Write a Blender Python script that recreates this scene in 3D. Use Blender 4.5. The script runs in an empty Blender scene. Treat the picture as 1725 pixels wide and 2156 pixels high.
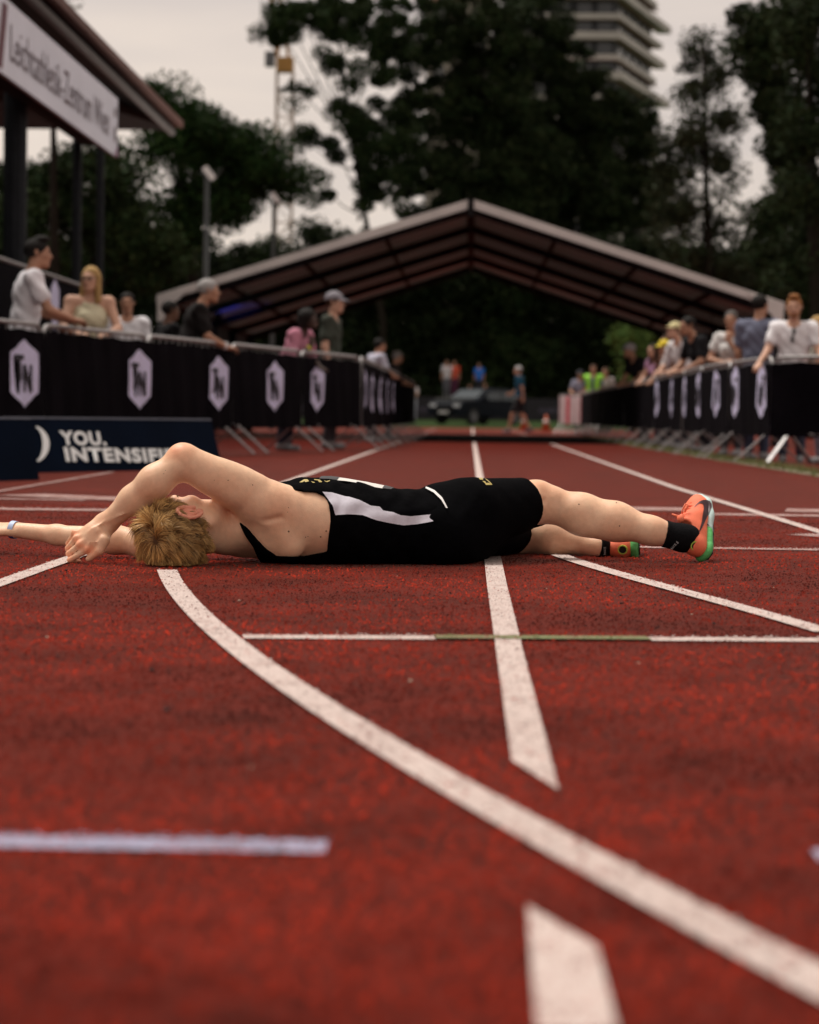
import bpy, bmesh, math, random
import numpy as np
from mathutils import Vector, Matrix

random.seed(7)
RNG = np.random.default_rng(11)
S = bpy.context.scene
COL = S.collection

# ------------------------------------------------------------------ camera
IW, IH = 1725.0, 2156.0            # picture units used for all measurements
LENS, SENS = 70.0, 24.0
FPX = LENS / SENS * IW
CAM = Vector((0.0, 0.0, 0.43))
VPX, VPY, ROLL = 992.0, 877.0, math.radians(0.8)
_ax, _ay = VPX - IW / 2, IH / 2 - VPY
_n = math.sqrt(_ax * _ax + _ay * _ay + FPX * FPX)
_ar = _ax * math.cos(ROLL) - _ay * math.sin(ROLL)
_au = _ax * math.sin(ROLL) + _ay * math.cos(ROLL)
_psi = math.asin(_ar / _n)
_th = math.asin(_au / _n / math.cos(_psi))
_r0 = Vector((math.cos(_psi), math.sin(_psi), 0))
_f0 = Vector((-math.sin(_psi) * math.cos(_th), math.cos(_psi) * math.cos(_th), -math.sin(_th)))
_u0 = _r0.cross(_f0)
CR = _r0 * math.cos(ROLL) + _u0 * math.sin(ROLL)
CU = _u0 * math.cos(ROLL) - _r0 * math.sin(ROLL)
CF = _f0
cam_data = bpy.data.cameras.new('camera')
cam = bpy.data.objects.new('camera', cam_data)
COL.objects.link(cam)
M = Matrix.Identity(4)
for i in range(3):
    M[i][0], M[i][1], M[i][2], M[i][3] = CR[i], CU[i], -CF[i], CAM[i]
cam.matrix_world = M
cam_data.sensor_fit = 'HORIZONTAL'
cam_data.sensor_width = SENS
cam_data.lens = LENS
cam_data.clip_start = 0.05
cam_data.clip_end = 3000
cam_data.dof.use_dof = True
cam_data.dof.focus_distance = 6.75
cam_data.dof.aperture_fstop = 3.4
cam_data.dof.aperture_blades = 0
S.camera = cam

# ------------------------------------------------------------------ sky and sun
SUN_EL, SUN_AZ = math.radians(66), math.radians(310)      # azimuth measured clockwise from +Y
W = bpy.data.worlds.new('World')
S.world = W
W.use_nodes = True
nt = W.node_tree
nt.nodes.clear()
wo = nt.nodes.new('ShaderNodeOutputWorld')
bg = nt.nodes.new('ShaderNodeBackground')
bg.inputs['Strength'].default_value = 0.1
sky = nt.nodes.new('ShaderNodeTexSky')
sky.sky_type = 'NISHITA'
sky.sun_disc = False
sky.sun_elevation = SUN_EL
sky.sun_rotation = SUN_AZ
tc = nt.nodes.new('ShaderNodeTexCoord')
mp = nt.nodes.new('ShaderNodeMapping')
mp.inputs['Scale'].default_value = (1.6, 1.6, 9.0)
no = nt.nodes.new('ShaderNodeTexNoise')
no.inputs['Scale'].default_value = 2.2
no.inputs['Detail'].default_value = 5
no.inputs['Roughness'].default_value = 0.5
cr = nt.nodes.new('ShaderNodeValToRGB')
cr.color_ramp.elements[0].position = 0.35
cr.color_ramp.elements[0].color = (5.3, 4.62, 4.28, 1)
cr.color_ramp.elements[1].position = 0.68
cr.color_ramp.elements[1].color = (7.2, 6.10, 5.2, 1)
mx = nt.nodes.new('ShaderNodeMix')
mx.data_type = 'RGBA'
mx.inputs[0].default_value = 0.93
L = nt.links.new
L(tc.outputs['Generated'], mp.inputs['Vector'])
L(mp.outputs['Vector'], no.inputs['Vector'])
L(no.outputs['Fac'], cr.inputs['Fac'])
L(sky.outputs['Color'], mx.inputs[6])
L(cr.outputs['Color'], mx.inputs[7])
L(mx.outputs[2], bg.inputs['Color'])
L(bg.outputs['Background'], wo.inputs['Surface'])

sl = bpy.data.lights.new('sun', 'SUN')
sl.energy = 2.8
sl.angle = math.radians(24)
sl.color = (1.0, 0.94, 0.86)
so = bpy.data.objects.new('sun', sl)
COL.objects.link(so)
sd = Vector((math.sin(SUN_AZ) * math.cos(SUN_EL), math.cos(SUN_AZ) * math.cos(SUN_EL), math.sin(SUN_EL)))
so.rotation_euler = sd.to_track_quat('Z', 'Y').to_euler()
so.location = sd * 60

S.view_settings.view_transform = 'Standard'
S.view_settings.look = 'None'
S.view_settings.exposure = 0.28
S.view_settings.gamma = 1.0
S.view_settings.use_curve_mapping = False
S.cycles.use_denoising = True
S.cycles.max_bounces = 6
S.cycles.transparent_max_bounces = 6
S.cycles.sample_clamp_indirect = 4

# ------------------------------------------------------------------ pixel helpers
def ray(px, py):
    return CR * ((px - IW / 2) / FPX) + CU * ((IH / 2 - py) / FPX) + CF

def G(px, py, z=0.0):
    """point where the sight line through a picture point meets the level z"""
    d = ray(px, py)
    return CAM + d * ((z - CAM.z) / d.z)

def at(px, py, Y):
    """point of the sight line at the distance Y down the track"""
    d = ray(px, py)
    return CAM + d * ((Y - CAM.y) / d.y)

def proj(p):
    v = Vector(p) - CAM
    w = v.dot(CF)
    return IW / 2 + FPX * v.dot(CR) / w, IH / 2 - FPX * v.dot(CU) / w

def projn(P):
    v = np.asarray(P) - np.array(CAM)
    w = v @ np.array(CF)
    return IW / 2 + FPX * (v @ np.array(CR)) / w, IH / 2 - FPX * (v @ np.array(CU)) / w

# ------------------------------------------------------------------ materials
MATS = {}
def mat(name, col, rough=0.6, var=0.12, scale=12.0, bump=0.0, bscale=60.0, metal=0.0, spec=0.4,
        emit=None, estr=0.0, alpha=None, sss=0.0, attr=None, trans=0.0, detail=4, coat=0.0, stretch=None, blotch=None):
    if name in MATS:
        return MATS[name]
    m = bpy.data.materials.new(name)
    m.use_nodes = True
    n = m.node_tree.nodes
    l = m.node_tree.links.new
    b = n['Principled BSDF']
    b.inputs['Roughness'].default_value = rough
    b.inputs['Metallic'].default_value = metal
    b.inputs['Specular IOR Level'].default_value = spec
    t = n.new('ShaderNodeTexCoord')
    vec = t.outputs['Object']
    if stretch:
        mpp = n.new('ShaderNodeMapping')
        mpp.inputs['Scale'].default_value = stretch
        l(vec, mpp.inputs['Vector'])
        vec = mpp.outputs['Vector']
    x = n.new('ShaderNodeTexNoise')
    x.inputs['Scale'].default_value = scale
    x.inputs['Detail'].default_value = detail
    l(vec, x.inputs['Vector'])
    r = n.new('ShaderNodeValToRGB')
    r.color_ramp.elements[0].position = 0.3
    r.color_ramp.elements[1].position = 0.7
    c = Vector(col[:3])
    r.color_ramp.elements[0].color = (*(c * (1 - var)), 1)
    r.color_ramp.elements[1].color = (*[min(1.0, q * (1 + var)) for q in c], 1)
    l(x.outputs['Fac'], r.inputs['Fac'])
    out = r.outputs['Color']
    if blotch:
        z = n.new('ShaderNodeTexNoise'); z.inputs['Scale'].default_value = 9; z.inputs['Detail'].default_value = 6; z.inputs['Roughness'].default_value = .65
        l(vec, z.inputs['Vector'])
        zr = n.new('ShaderNodeValToRGB'); zr.color_ramp.elements[0].position = .38; zr.color_ramp.elements[1].position = .66
        zr.color_ramp.elements[0].color = (1, 1, 1, 1); zr.color_ramp.elements[1].color = (*blotch, 1)
        l(z.outputs['Fac'], zr.inputs['Fac'])
        m2 = n.new('ShaderNodeMix'); m2.data_type = 'RGBA'; m2.blend_type = 'MULTIPLY'; m2.inputs[0].default_value = 1.0
        l(out, m2.inputs[6]); l(zr.outputs['Color'], m2.inputs[7]); out = m2.outputs[2]
    if attr:
        a = n.new('ShaderNodeAttribute')
        a.attribute_name = attr
        mm = n.new('ShaderNodeMix')
        mm.data_type = 'RGBA'
        mm.blend_type = 'MULTIPLY'
        mm.inputs[0].default_value = 1.0
        l(out, mm.inputs[6])
        l(a.outputs['Color'], mm.inputs[7])
        out = mm.outputs[2]
    l(out, b.inputs['Base Color'])
    if bump > 0:
        y = n.new('ShaderNodeTexNoise')
        y.inputs['Scale'].default_value = bscale
        y.inputs['Detail'].default_value = 3
        l(vec, y.inputs['Vector'])
        bp = n.new('ShaderNodeBump')
        bp.inputs['Strength'].default_value = bump
        bp.inputs['Distance'].default_value = 0.01
        l(y.outputs['Fac'], bp.inputs['Height'])
        l(bp.outputs['Normal'], b.inputs['Normal'])
    if emit:
        b.inputs['Emission Color'].default_value = (*emit, 1)
        b.inputs['Emission Strength'].default_value = estr
    if sss > 0:
        b.inputs['Subsurface Weight'].default_value = sss
        b.inputs['Subsurface Radius'].default_value = (0.012, 0.004, 0.002)
        b.inputs['Subsurface Scale'].default_value = 1.0
    if trans > 0:
        b.inputs['Transmission Weight'].default_value = trans
    if coat > 0:
        b.inputs['Coat Weight'].default_value = coat
    MATS[name] = m
    return m

# ------------------------------------------------------------------ object helpers
def mesh_from(name, verts, faces):
    me = bpy.data.meshes.new(name)
    me.from_pydata([tuple(v) for v in verts], [], [tuple(f) for f in faces])
    me.update()
    return me

def mesh_np(name, V, Q):
    """fast mesh from an array of vertices and an (n,k) array of faces"""
    me = bpy.data.meshes.new(name)
    V = np.ascontiguousarray(V, dtype=np.float32)
    Q = np.ascontiguousarray(Q, dtype=np.int32)
    me.vertices.add(len(V))
    me.vertices.foreach_set('co', V.ravel())
    k = Q.shape[1]
    me.loops.add(Q.size)
    me.loops.foreach_set('vertex_index', Q.ravel())
    me.polygons.add(len(Q))
    me.polygons.foreach_set('loop_start', np.arange(0, Q.size, k, dtype=np.int32))
    me.polygons.foreach_set('loop_total', np.full(len(Q), k, dtype=np.int32))
    me.update(calc_edges=True)
    return me

def obj(name, me, m=None, parent=None, smooth=False):
    o = bpy.data.objects.new(name, me)
    COL.objects.link(o)
    if m is not None and me is not None and len(me.materials) == 0:
        me.materials.append(m)
    if smooth:
        me.polygons.foreach_set('use_smooth', np.ones(len(me.polygons), dtype=bool))
    if parent is not None:
        o.parent = parent
        o.matrix_parent_inverse = parent_inv(parent)
    return o

def world_of(p):
    b = Matrix.LocRotScale(p.location, p.rotation_euler, p.scale)
    return b if p.parent is None else world_of(p.parent) @ p.matrix_parent_inverse @ b

def parent_inv(p):
    return world_of(p).inverted()

def tag(o, label, cat=None, group=None, kind=None):
    if label: o['label'] = label
    if cat: o['category'] = cat
    if group: o['group'] = group
    if kind: o['kind'] = kind
    return o

def thing(name, loc, label, cat, group=None):
    o = bpy.data.objects.new(name, None)
    COL.objects.link(o)
    o.location = loc
    o.empty_display_size = 0.1
    return tag(o, label, cat, group)

class MB:
    """collects simple shapes into one mesh"""
    def __init__(s):
        s.v, s.f = [], []
    def box(s, c, size, R=None):
        c = Vector(c); hx, hy, hz = size[0] / 2, size[1] / 2, size[2] / 2
        i = len(s.v)
        for x in (-hx, hx):
            for y in (-hy, hy):
                for z in (-hz, hz):
                    p = Vector((x, y, z))
                    s.v.append(c + (R @ p if R else p))
        for q in ((0, 1, 3, 2), (4, 6, 7, 5), (0, 4, 5, 1), (2, 3, 7, 6), (0, 2, 6, 4), (1, 5, 7, 3)):
            s.f.append(tuple(i + k for k in q))
        return s
    def tube(s, pts, r, n=8, cap=True):
        pts = [Vector(p) for p in pts]
        rs = r if isinstance(r, (list, tuple)) else [r] * len(pts)
        base = len(s.v)
        prev = None
        for k, p in enumerate(pts):
            t = (pts[min(k + 1, len(pts) - 1)] - pts[max(k - 1, 0)]).normalized()
            if prev is None:
                a = Vector((0, 0, 1)) if abs(t.z) < 0.9 else Vector((1, 0, 0))
                u = t.cross(a).normalized()
            else:
                u = (prev - t * prev.dot(t)).normalized()
            prev = u
            w = t.cross(u)
            for j in range(n):
                an = 2 * math.pi * j / n
                s.v.append(p + (u * math.cos(an) + w * math.sin(an)) * rs[k])
        for k in range(len(pts) - 1):
            for j in range(n):
                a = base + k * n + j; b = base + k * n + (j + 1) % n
                s.f.append((a, b, b + n, a + n))
        if cap:
            s.f.append(tuple(base + j for j in reversed(range(n))))
            s.f.append(tuple(base + (len(pts) - 1) * n + j for j in range(n)))
        return s
    def poly(s, pts):
        i = len(s.v)
        s.v += [Vector(p) for p in pts]
        s.f.append(tuple(range(i, i + len(pts))))
        return s
    def prism(s, pts, off):
        """flat outline given thickness along the vector off"""
        i = len(s.v); n = len(pts); off = Vector(off)
        s.v += [Vector(p) for p in pts] + [Vector(p) + off for p in pts]
        s.f.append(tuple(range(i, i + n)))
        s.f.append(tuple(i + n + k for k in reversed(range(n))))
        for k in range(n):
            a, b = i + k, i + (k + 1) % n
            s.f.append((b, a, a + n, b + n))
        return s
    def strip(s, A, B):
        i = len(s.v); n = len(A)
        s.v += [Vector(p) for p in A] + [Vector(p) for p in B]
        for k in range(n - 1):
            s.f.append((i + k, i + k + 1, i + n + k + 1, i + n + k))
        return s
    def ball(s, c, r, R=None, nu=12, nv=8):
        c = Vector(c); r = Vector(r) if hasattr(r, '__len__') else Vector((r, r, r))
        i = len(s.v)
        for a in range(nv + 1):
            ph = math.pi * a / nv
            for b in range(nu):
                th = 2 * math.pi * b / nu
                p = Vector((r.x * math.sin(ph) * math.cos(th), r.y * math.sin(ph) * math.sin(th), r.z * math.cos(ph)))
                s.v.append(c + (R @ p if R else p))
        for a in range(nv):
            for b in range(nu):
                p, q = i + a * nu + b, i + a * nu + (b + 1) % nu
                s.f.append((p, p + nu, q + nu, q))
        return s
    def mesh(s, name):
        return mesh_from(name, s.v, s.f)
    def build(s, name, m, parent=None, smooth=False):
        me = s.mesh(name)
        bm = bmesh.new(); bm.from_mesh(me)
        bmesh.ops.recalc_face_normals(bm, faces=bm.faces)
        bm.to_mesh(me); bm.free()
        return obj(name, me, m, parent, smooth)

# ------------------------------------------------------------------ implicit surfaces
def _len(a, b, c):
    return np.sqrt(a * a + b * b + c * c)

class Cone:
    """tapered capsule; flat=(axis, factor) squashes it along an axis"""
    def __init__(s, a, b, ra, rb, flat=None):
        s.a, s.b, s.ra, s.rb, s.flat = np.array(a, float), np.array(b, float), ra, rb, flat
        m = max(ra, rb)
        s.lo = np.minimum(s.a, s.b) - m
        s.hi = np.maximum(s.a, s.b) + m
    def ev(s, X, Y, Z):
        ab = s.b - s.a
        L2 = max(float(ab @ ab), 1e-9)
        px, py, pz = X - s.a[0], Y - s.a[1], Z - s.a[2]
        t = np.clip((px * ab[0] + py * ab[1] + pz * ab[2]) / L2, 0, 1)
        dx, dy, dz = px - t * ab[0], py - t * ab[1], pz - t * ab[2]
        r = s.ra + (s.rb - s.ra) * t
        if s.flat is None:
            return _len(dx, dy, dz) - r
        n, f = s.flat
        n = np.array(n, float); n /= np.linalg.norm(n)
        k = (dx * n[0] + dy * n[1] + dz * n[2]) * (1 / f - 1)
        return (_len(dx + k * n[0], dy + k * n[1], dz + k * n[2]) - r) * (0.5 + 0.5 * f)

class Ell:
    def __init__(s, c, r, R=None):
        s.c, s.r = np.array(c, float), np.array(r, float)
        s.R = None if R is None else np.array(R, float)      # columns = local axes
        m = s.r.max()
        if s.R is None:
            s.lo, s.hi = s.c - s.r, s.c + s.r
        else:
            e = np.abs(s.R) @ s.r
            s.lo, s.hi = s.c - e, s.c + e
    def ev(s, X, Y, Z):
        x, y, z = X - s.c[0], Y - s.c[1], Z - s.c[2]
        if s.R is not None:
            R = s.R
            x, y, z = (x * R[0, 0] + y * R[1, 0] + z * R[2, 0], x * R[0, 1] + y * R[1, 1] + z * R[2, 1],
                       x * R[0, 2] + y * R[1, 2] + z * R[2, 2])
        k0 = _len(x / s.r[0], y / s.r[1], z / s.r[2])
        k1 = _len(x / s.r[0] ** 2, y / s.r[1] ** 2, z / s.r[2] ** 2) + 1e-6
        return k0 * (k0 - 1) / k1

class Field:
    def __init__(s, lo, hi, res):
        s.lo = np.array(lo, float); s.res = res
        s.n = np.ceil((np.array(hi, float) - s.lo) / res).astype(int) + 1
        s.F = np.full(s.n, 1.0, np.float32)
        s.ax = [(s.lo[i] + np.arange(s.n[i]) * res).astype(np.float32) for i in range(3)]
    def sub(s, lo, hi):
        a = np.maximum(np.floor((np.array(lo) - s.lo) / s.res).astype(int), 0)
        b = np.minimum(np.ceil((np.array(hi) - s.lo) / s.res).astype(int) + 1, s.n)
        if np.any(b <= a):
            return None
        sl = tuple(slice(a[i], b[i]) for i in range(3))
        return sl, s.ax[0][sl[0]][:, None, None], s.ax[1][sl[1]][None, :, None], s.ax[2][sl[2]][None, None, :]
    def add(s, p, k=0.02, off=0.0):
        m = k + off + 3 * s.res
        q = s.sub(p.lo - m, p.hi + m)
        if q is None: return
        sl, X, Y, Z = q
        d = p.ev(X, Y, Z).astype(np.float32) - off
        a = s.F[sl]
        h = np.clip(0.5 + 0.5 * (d - a) / k, 0, 1)
        s.F[sl] = d * (1 - h) + a * h - k * h * (1 - h)
    def cut(s, p, k=0.01):
        m = k + 3 * s.res
        q = s.sub(p.lo - m, p.hi + m)
        if q is None: return
        sl, X, Y, Z = q
        d = -p.ev(X, Y, Z).astype(np.float32)
        a = s.F[sl]
        h = np.clip(0.5 - 0.5 * (d - a) / k, 0, 1)
        s.F[sl] = d * (1 - h) + a * h + k * h * (1 - h)
    def half(s, p, n, k=0.004):
        """keep the side the normal n points away from"""
        n = np.array(n, float); n /= np.linalg.norm(n)
        d = ((s.ax[0] - p[0]) * n[0])[:, None, None] + ((s.ax[1] - p[1]) * n[1])[None, :, None] + ((s.ax[2] - p[2]) * n[2])[None, None, :]
        s.F = np.maximum(s.F, d.astype(np.float32))
    def grid(s):
        return s.ax[0][:, None, None], s.ax[1][None, :, None], s.ax[2][None, None, :]
    def surface(s):
        """surface nets: returns vertices and quads"""
        F = s.F; n = F.shape
        neg = F < 0
        c = np.zeros((n[0] - 1, n[1] - 1, n[2] - 1), np.int8)
        for i in (0, 1):
            for j in (0, 1):
                for k in (0, 1):
                    c += neg[i:n[0] - 1 + i, j:n[1] - 1 + j, k:n[2] - 1 + k]
        act = np.argwhere((c > 0) & (c < 8))
        idx = -np.ones(c.shape, np.int32)
        idx[act[:, 0], act[:, 1], act[:, 2]] = np.arange(len(act))
        acc = np.zeros((len(act), 3)); cnt = np.zeros(len(act))
        cor = [(i, j, k) for i in (0, 1) for j in (0, 1) for k in (0, 1)]
        vals = {q: F[act[:, 0] + q[0], act[:, 1] + q[1], act[:, 2] + q[2]].astype(float) for q in cor}
        for q in cor:
            for d in range(3):
                if q[d] == 0:
                    w = list(q); w[d] = 1; w = tuple(w)
                    a, b = vals[q], vals[w]
                    ok = (a < 0) != (b < 0)
                    t = np.where(ok, a / np.where(ok, a - b, 1), 0)
                    p = np.tile(np.array(q, float), (len(act), 1)); p[:, d] = t
                    acc[ok] += p[ok]; cnt[ok] += 1
        V = s.lo + (act + acc / cnt[:, None]) * s.res
        quads = []
        for d in range(3):
            e, f = (d + 1) % 3, (d + 2) % 3
            a = neg[tuple(slice(0, -1) if i == d else slice(None) for i in range(3))]
            b = neg[tuple(slice(1, None) if i == d else slice(None) for i in range(3))]
            for A, B, flip in ((a & ~b, None, False), (~a & b, None, True)):
                E = np.argwhere(A)
                E = E[(E[:, e] > 0) & (E[:, f] > 0) & (E[:, e] < n[e] - 1) & (E[:, f] < n[f] - 1)]
                if len(E) == 0: continue
                def ci(de, df):
                    q = E.copy(); q[:, e] -= de; q[:, f] -= df
                    return idx[q[:, 0], q[:, 1], q[:, 2]]
                Q = np.stack([ci(1, 1), ci(0, 1), ci(0, 0), ci(1, 0)], 1)
                quads.append(Q[:, ::-1] if flip else Q)
        Q = np.concatenate(quads)
        Q = Q[(Q >= 0).all(1)]
        return V, Q

def relax(V, Q, it=2, lam=0.5):
    V = V.copy()
    ed = np.concatenate([Q[:, [0, 1]], Q[:, [1, 2]], Q[:, [2, 3]], Q[:, [3, 0]]])
    deg = np.bincount(ed.ravel(), minlength=len(V)).astype(float)[:, None]
    for _ in range(it):
        s = np.zeros_like(V)
        for c in range(3):
            s[:, c] = np.bincount(ed[:, 0], V[ed[:, 1], c], len(V)) + np.bincount(ed[:, 1], V[ed[:, 0], c], len(V))
        V += lam * (s / np.maximum(deg, 1) - V)
    return V

def vnormals(V, Q):
    n = np.cross(V[Q[:, 2]] - V[Q[:, 0]], V[Q[:, 3]] - V[Q[:, 1]])
    N = np.zeros_like(V)
    for k in range(4):
        for c in range(3):
            N[:, c] += np.bincount(Q[:, k], n[:, c], len(V))
    return N / (np.linalg.norm(N, axis=1, keepdims=True) + 1e-12)

def prims_mesh(prims, res, off=0.0, relax_it=2, pad=0.03, cuts=(), halves=(), lo=None, hi=None):
    """skin a list of (primitive, blend) into vertices and quads"""
    l = np.min([p.lo for p, k in prims], axis=0) - off - pad if lo is None else np.array(lo)
    h = np.max([p.hi for p, k in prims], axis=0) + off + pad if hi is None else np.array(hi)
    f = Field(l, h, res)
    for p, k in prims:
        f.add(p, k, off)
    for p, k in cuts:
        f.cut(p, k)
    for p, n in halves:
        f.half(p, n)
    V, Q = f.surface()
    return (relax(V, Q, relax_it) if relax_it else V), Q

def in_poly(px, py, poly):
    """points inside a polygon (arrays)"""
    c = np.zeros(np.shape(px), bool)
    n = len(poly)
    for i in range(n):
        x1, y1 = poly[i]; x2, y2 = poly[(i + 1) % n]
        cond = ((y1 > py) != (y2 > py))
        xi = (x2 - x1) * (py - y1) / ((y2 - y1) if y2 != y1 else 1e-9) + x1
        c ^= cond & (px < xi)
    return c

def copy_tree(o, parent=None):
    c = o.copy()
    COL.objects.link(c)
    c.parent = parent
    for ch in o.children:
        copy_tree(ch, c)
    return c

def mkcurve(txt, name, size, mat_, parent, O, ux, uy, ext=.0004, bold=0.0, space=1.0, align='LEFT', shear=0.0):
    """flat lettering turned into a mesh lying in the plane (ux, uy) at O"""
    cu = bpy.data.curves.new(name, 'FONT')
    cu.body = txt; cu.size = size; cu.extrude = ext; cu.offset = bold; cu.space_character = space; cu.align_x = align; cu.shear = shear
    cu.resolution_u = 3
    t = bpy.data.objects.new(name, cu)
    COL.objects.link(t)
    dg = bpy.context.evaluated_depsgraph_get()
    me = bpy.data.meshes.new_from_object(t.evaluated_get(dg))
    bpy.data.objects.remove(t)
    ux = Vector(ux).normalized(); uy = Vector(uy); uy = (uy - ux * uy.dot(ux)).normalized(); uz = ux.cross(uy)
    mm = Matrix.Identity(4)
    for i in range(3):
        mm[i][0], mm[i][1], mm[i][2], mm[i][3] = ux[i], uy[i], uz[i], O[i]
    me.transform(mm)
    me.materials.clear()
    return obj(name, me, mat_, parent)
# ================================================================== ground, track and markings
def ground_mats():
    m = bpy.data.materials.new('red_track'); m.use_nodes = True
    n = m.node_tree.nodes; l = m.node_tree.links.new; b = n['Principled BSDF']
    t = n.new('ShaderNodeTexCoord')
    def noise(scale, detail, stretch=None, rough=.6):
        v = t.outputs['Object']
        if stretch:
            mp = n.new('ShaderNodeMapping'); mp.inputs['Scale'].default_value = stretch
            l(v, mp.inputs['Vector']); v = mp.outputs['Vector']
        x = n.new('ShaderNodeTexNoise'); x.inputs['Scale'].default_value = scale; x.inputs['Detail'].default_value = detail; x.inputs['Roughness'].default_value = rough
        l(v, x.inputs['Vector']); return x.outputs['Fac']
    def ramp(f, p0, c0, p1, c1):
        r = n.new('ShaderNodeValToRGB'); e = r.color_ramp.elements
        e[0].position, e[0].color, e[1].position, e[1].color = p0, (*c0, 1), p1, (*c1, 1)
        l(f, r.inputs['Fac']); return r.outputs['Color']
    def mix(a, bb, fac, mode='MULTIPLY'):
        q = n.new('ShaderNodeMix'); q.data_type = 'RGBA'; q.blend_type = mode
        if isinstance(fac, float): q.inputs[0].default_value = fac
        else: l(fac, q.inputs[0])
        l(a, q.inputs[6])
        if isinstance(bb, tuple): q.inputs[7].default_value = (*bb, 1)
        else: l(bb, q.inputs[7])
        return q.outputs[2]
    base = ramp(noise(260, 3), .28, (.064, .0031, .0017), .74, (.240, .0175, .0082))
    patch_ = ramp(noise(3.2, 6, (.8, 1.1, 1)), .38, (.36, .30, .32), .60, (1, 1, 1))
    streak = ramp(noise(24, 6, None, .75), .36, (.34, .28, .28), .56, (1, 1, 1))
    vor = n.new('ShaderNodeTexVoronoi'); vor.inputs['Scale'].default_value = 34
    l(t.outputs['Object'], vor.inputs['Vector'])
    speck = ramp(vor.outputs['Distance'], .045, (.10, .07, .07), .09, (1, 1, 1))
    sm = ramp(noise(7, 2), .50, (0, 0, 0), .62, (1, 1, 1))
    c = mix(mix(base, patch_, .7), streak, .8)
    grain = ramp(noise(85, 4, None, .7), .36, (.42, .36, .36), .58, (1.0, 1.0, 1.0))
    c2 = mix(mix(c, speck, sm), grain, .85)
    l(c2, b.inputs['Base Color'])
    b.inputs['Roughness'].default_value = .5
    b.inputs['IOR'].default_value = 1.05
    b.inputs['Sheen Weight'].default_value = .28
    b.inputs['Sheen Roughness'].default_value = .28
    b.inputs['Sheen Tint'].default_value = (1, .50, .40, 1)
    bp = n.new('ShaderNodeBump'); bp.inputs['Strength'].default_value = .55; bp.inputs['Distance'].default_value = .004
    l(noise(330, 3), bp.inputs['Height']); l(bp.outputs['Normal'], b.inputs['Normal'])
    def paint(name, col, wear):
        q = bpy.data.materials.new(name); q.use_nodes = True
        nn = q.node_tree.nodes; ll = q.node_tree.links.new; bb = nn['Principled BSDF']
        tt = nn.new('ShaderNodeTexCoord'); x = nn.new('ShaderNodeTexNoise'); x.inputs['Scale'].default_value = 230; x.inputs['Detail'].default_value = 3
        y = nn.new('ShaderNodeTexNoise'); y.inputs['Scale'].default_value = 11; y.inputs['Detail'].default_value = 4
        ad = nn.new('ShaderNodeMath'); ad.operation = 'ADD'
        sc = nn.new('ShaderNodeMath'); sc.operation = 'MULTIPLY'; sc.inputs[1].default_value = .45
        ll(tt.outputs['Object'], x.inputs['Vector']); ll(tt.outputs['Object'], y.inputs['Vector'])
        ll(y.outputs['Fac'], sc.inputs[0]); ll(x.outputs['Fac'], ad.inputs[0]); ll(sc.outputs[0], ad.inputs[1])
        r = nn.new('ShaderNodeValToRGB'); e = r.color_ramp.elements
        e[0].position, e[0].color = wear, (.20, .07, .055, 1)
        e[1].position, e[1].color = wear + .09, (*col, 1)
        ll(ad.outputs[0], r.inputs['Fac']); ll(r.outputs['Color'], bb.inputs['Base Color'])
        bb.inputs['Roughness'].default_value = .8; bb.inputs['Specular IOR Level'].default_value = .25
        z = nn.new('ShaderNodeBump'); z.inputs['Strength'].default_value = .4; z.inputs['Distance'].default_value = .004
        ll(x.outputs['Fac'], z.inputs['Height']); ll(z.outputs['Normal'], bb.inputs['Normal'])
        return q
    return m, paint
TRACK, paint = ground_mats()
PW = paint('white_line_paint', (.55, .455, .42), .565)
PWF = paint('worn_white_line_paint', (.44, .33, .31), .70)
PG = paint('green_line_paint', (.15, .17, .075), .60)
PB = paint('blue_white_line_paint', (.34, .36, .50), .61)
GRASS = mat('grass_ground', (.030, .052, .016), .9, .35, 1.5, .5, 30)

m = MB(); m.poly([(-1500, -40, -.02), (1500, -40, -.02), (1500, 2400, -.02), (-1500, 2400, -.02)])
tag(m.build('ground', GRASS), None, kind='structure')
m = MB(); m.poly([(-34, -8, 0), (34, -8, 0), (34, 92, 0), (-34, 92, 0)])
track = tag(m.build('track', TRACK), None, kind='structure')

PAINTED = []
def line(pts, w, m_, z=.004, name='painted_line'):
    """painted stripe along ground points"""
    pts = [Vector((p[0], p[1], 0)) for p in pts]
    A_, B_ = [], []
    for i, p in enumerate(pts):
        t = (pts[min(i + 1, len(pts) - 1)] - pts[max(i - 1, 0)]).normalized()
        n_ = Vector((-t.y, t.x, 0)) * w / 2
        A_.append(p + n_ + Vector((0, 0, z))); B_.append(p - n_ + Vector((0, 0, z)))
    q = MB(); q.strip(A_, B_)
    PAINTED.append(([(p.x, p.y) for p in A_] + [(p.x, p.y) for p in reversed(B_)], m_))
    return q.build(name, m_, track)

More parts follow.
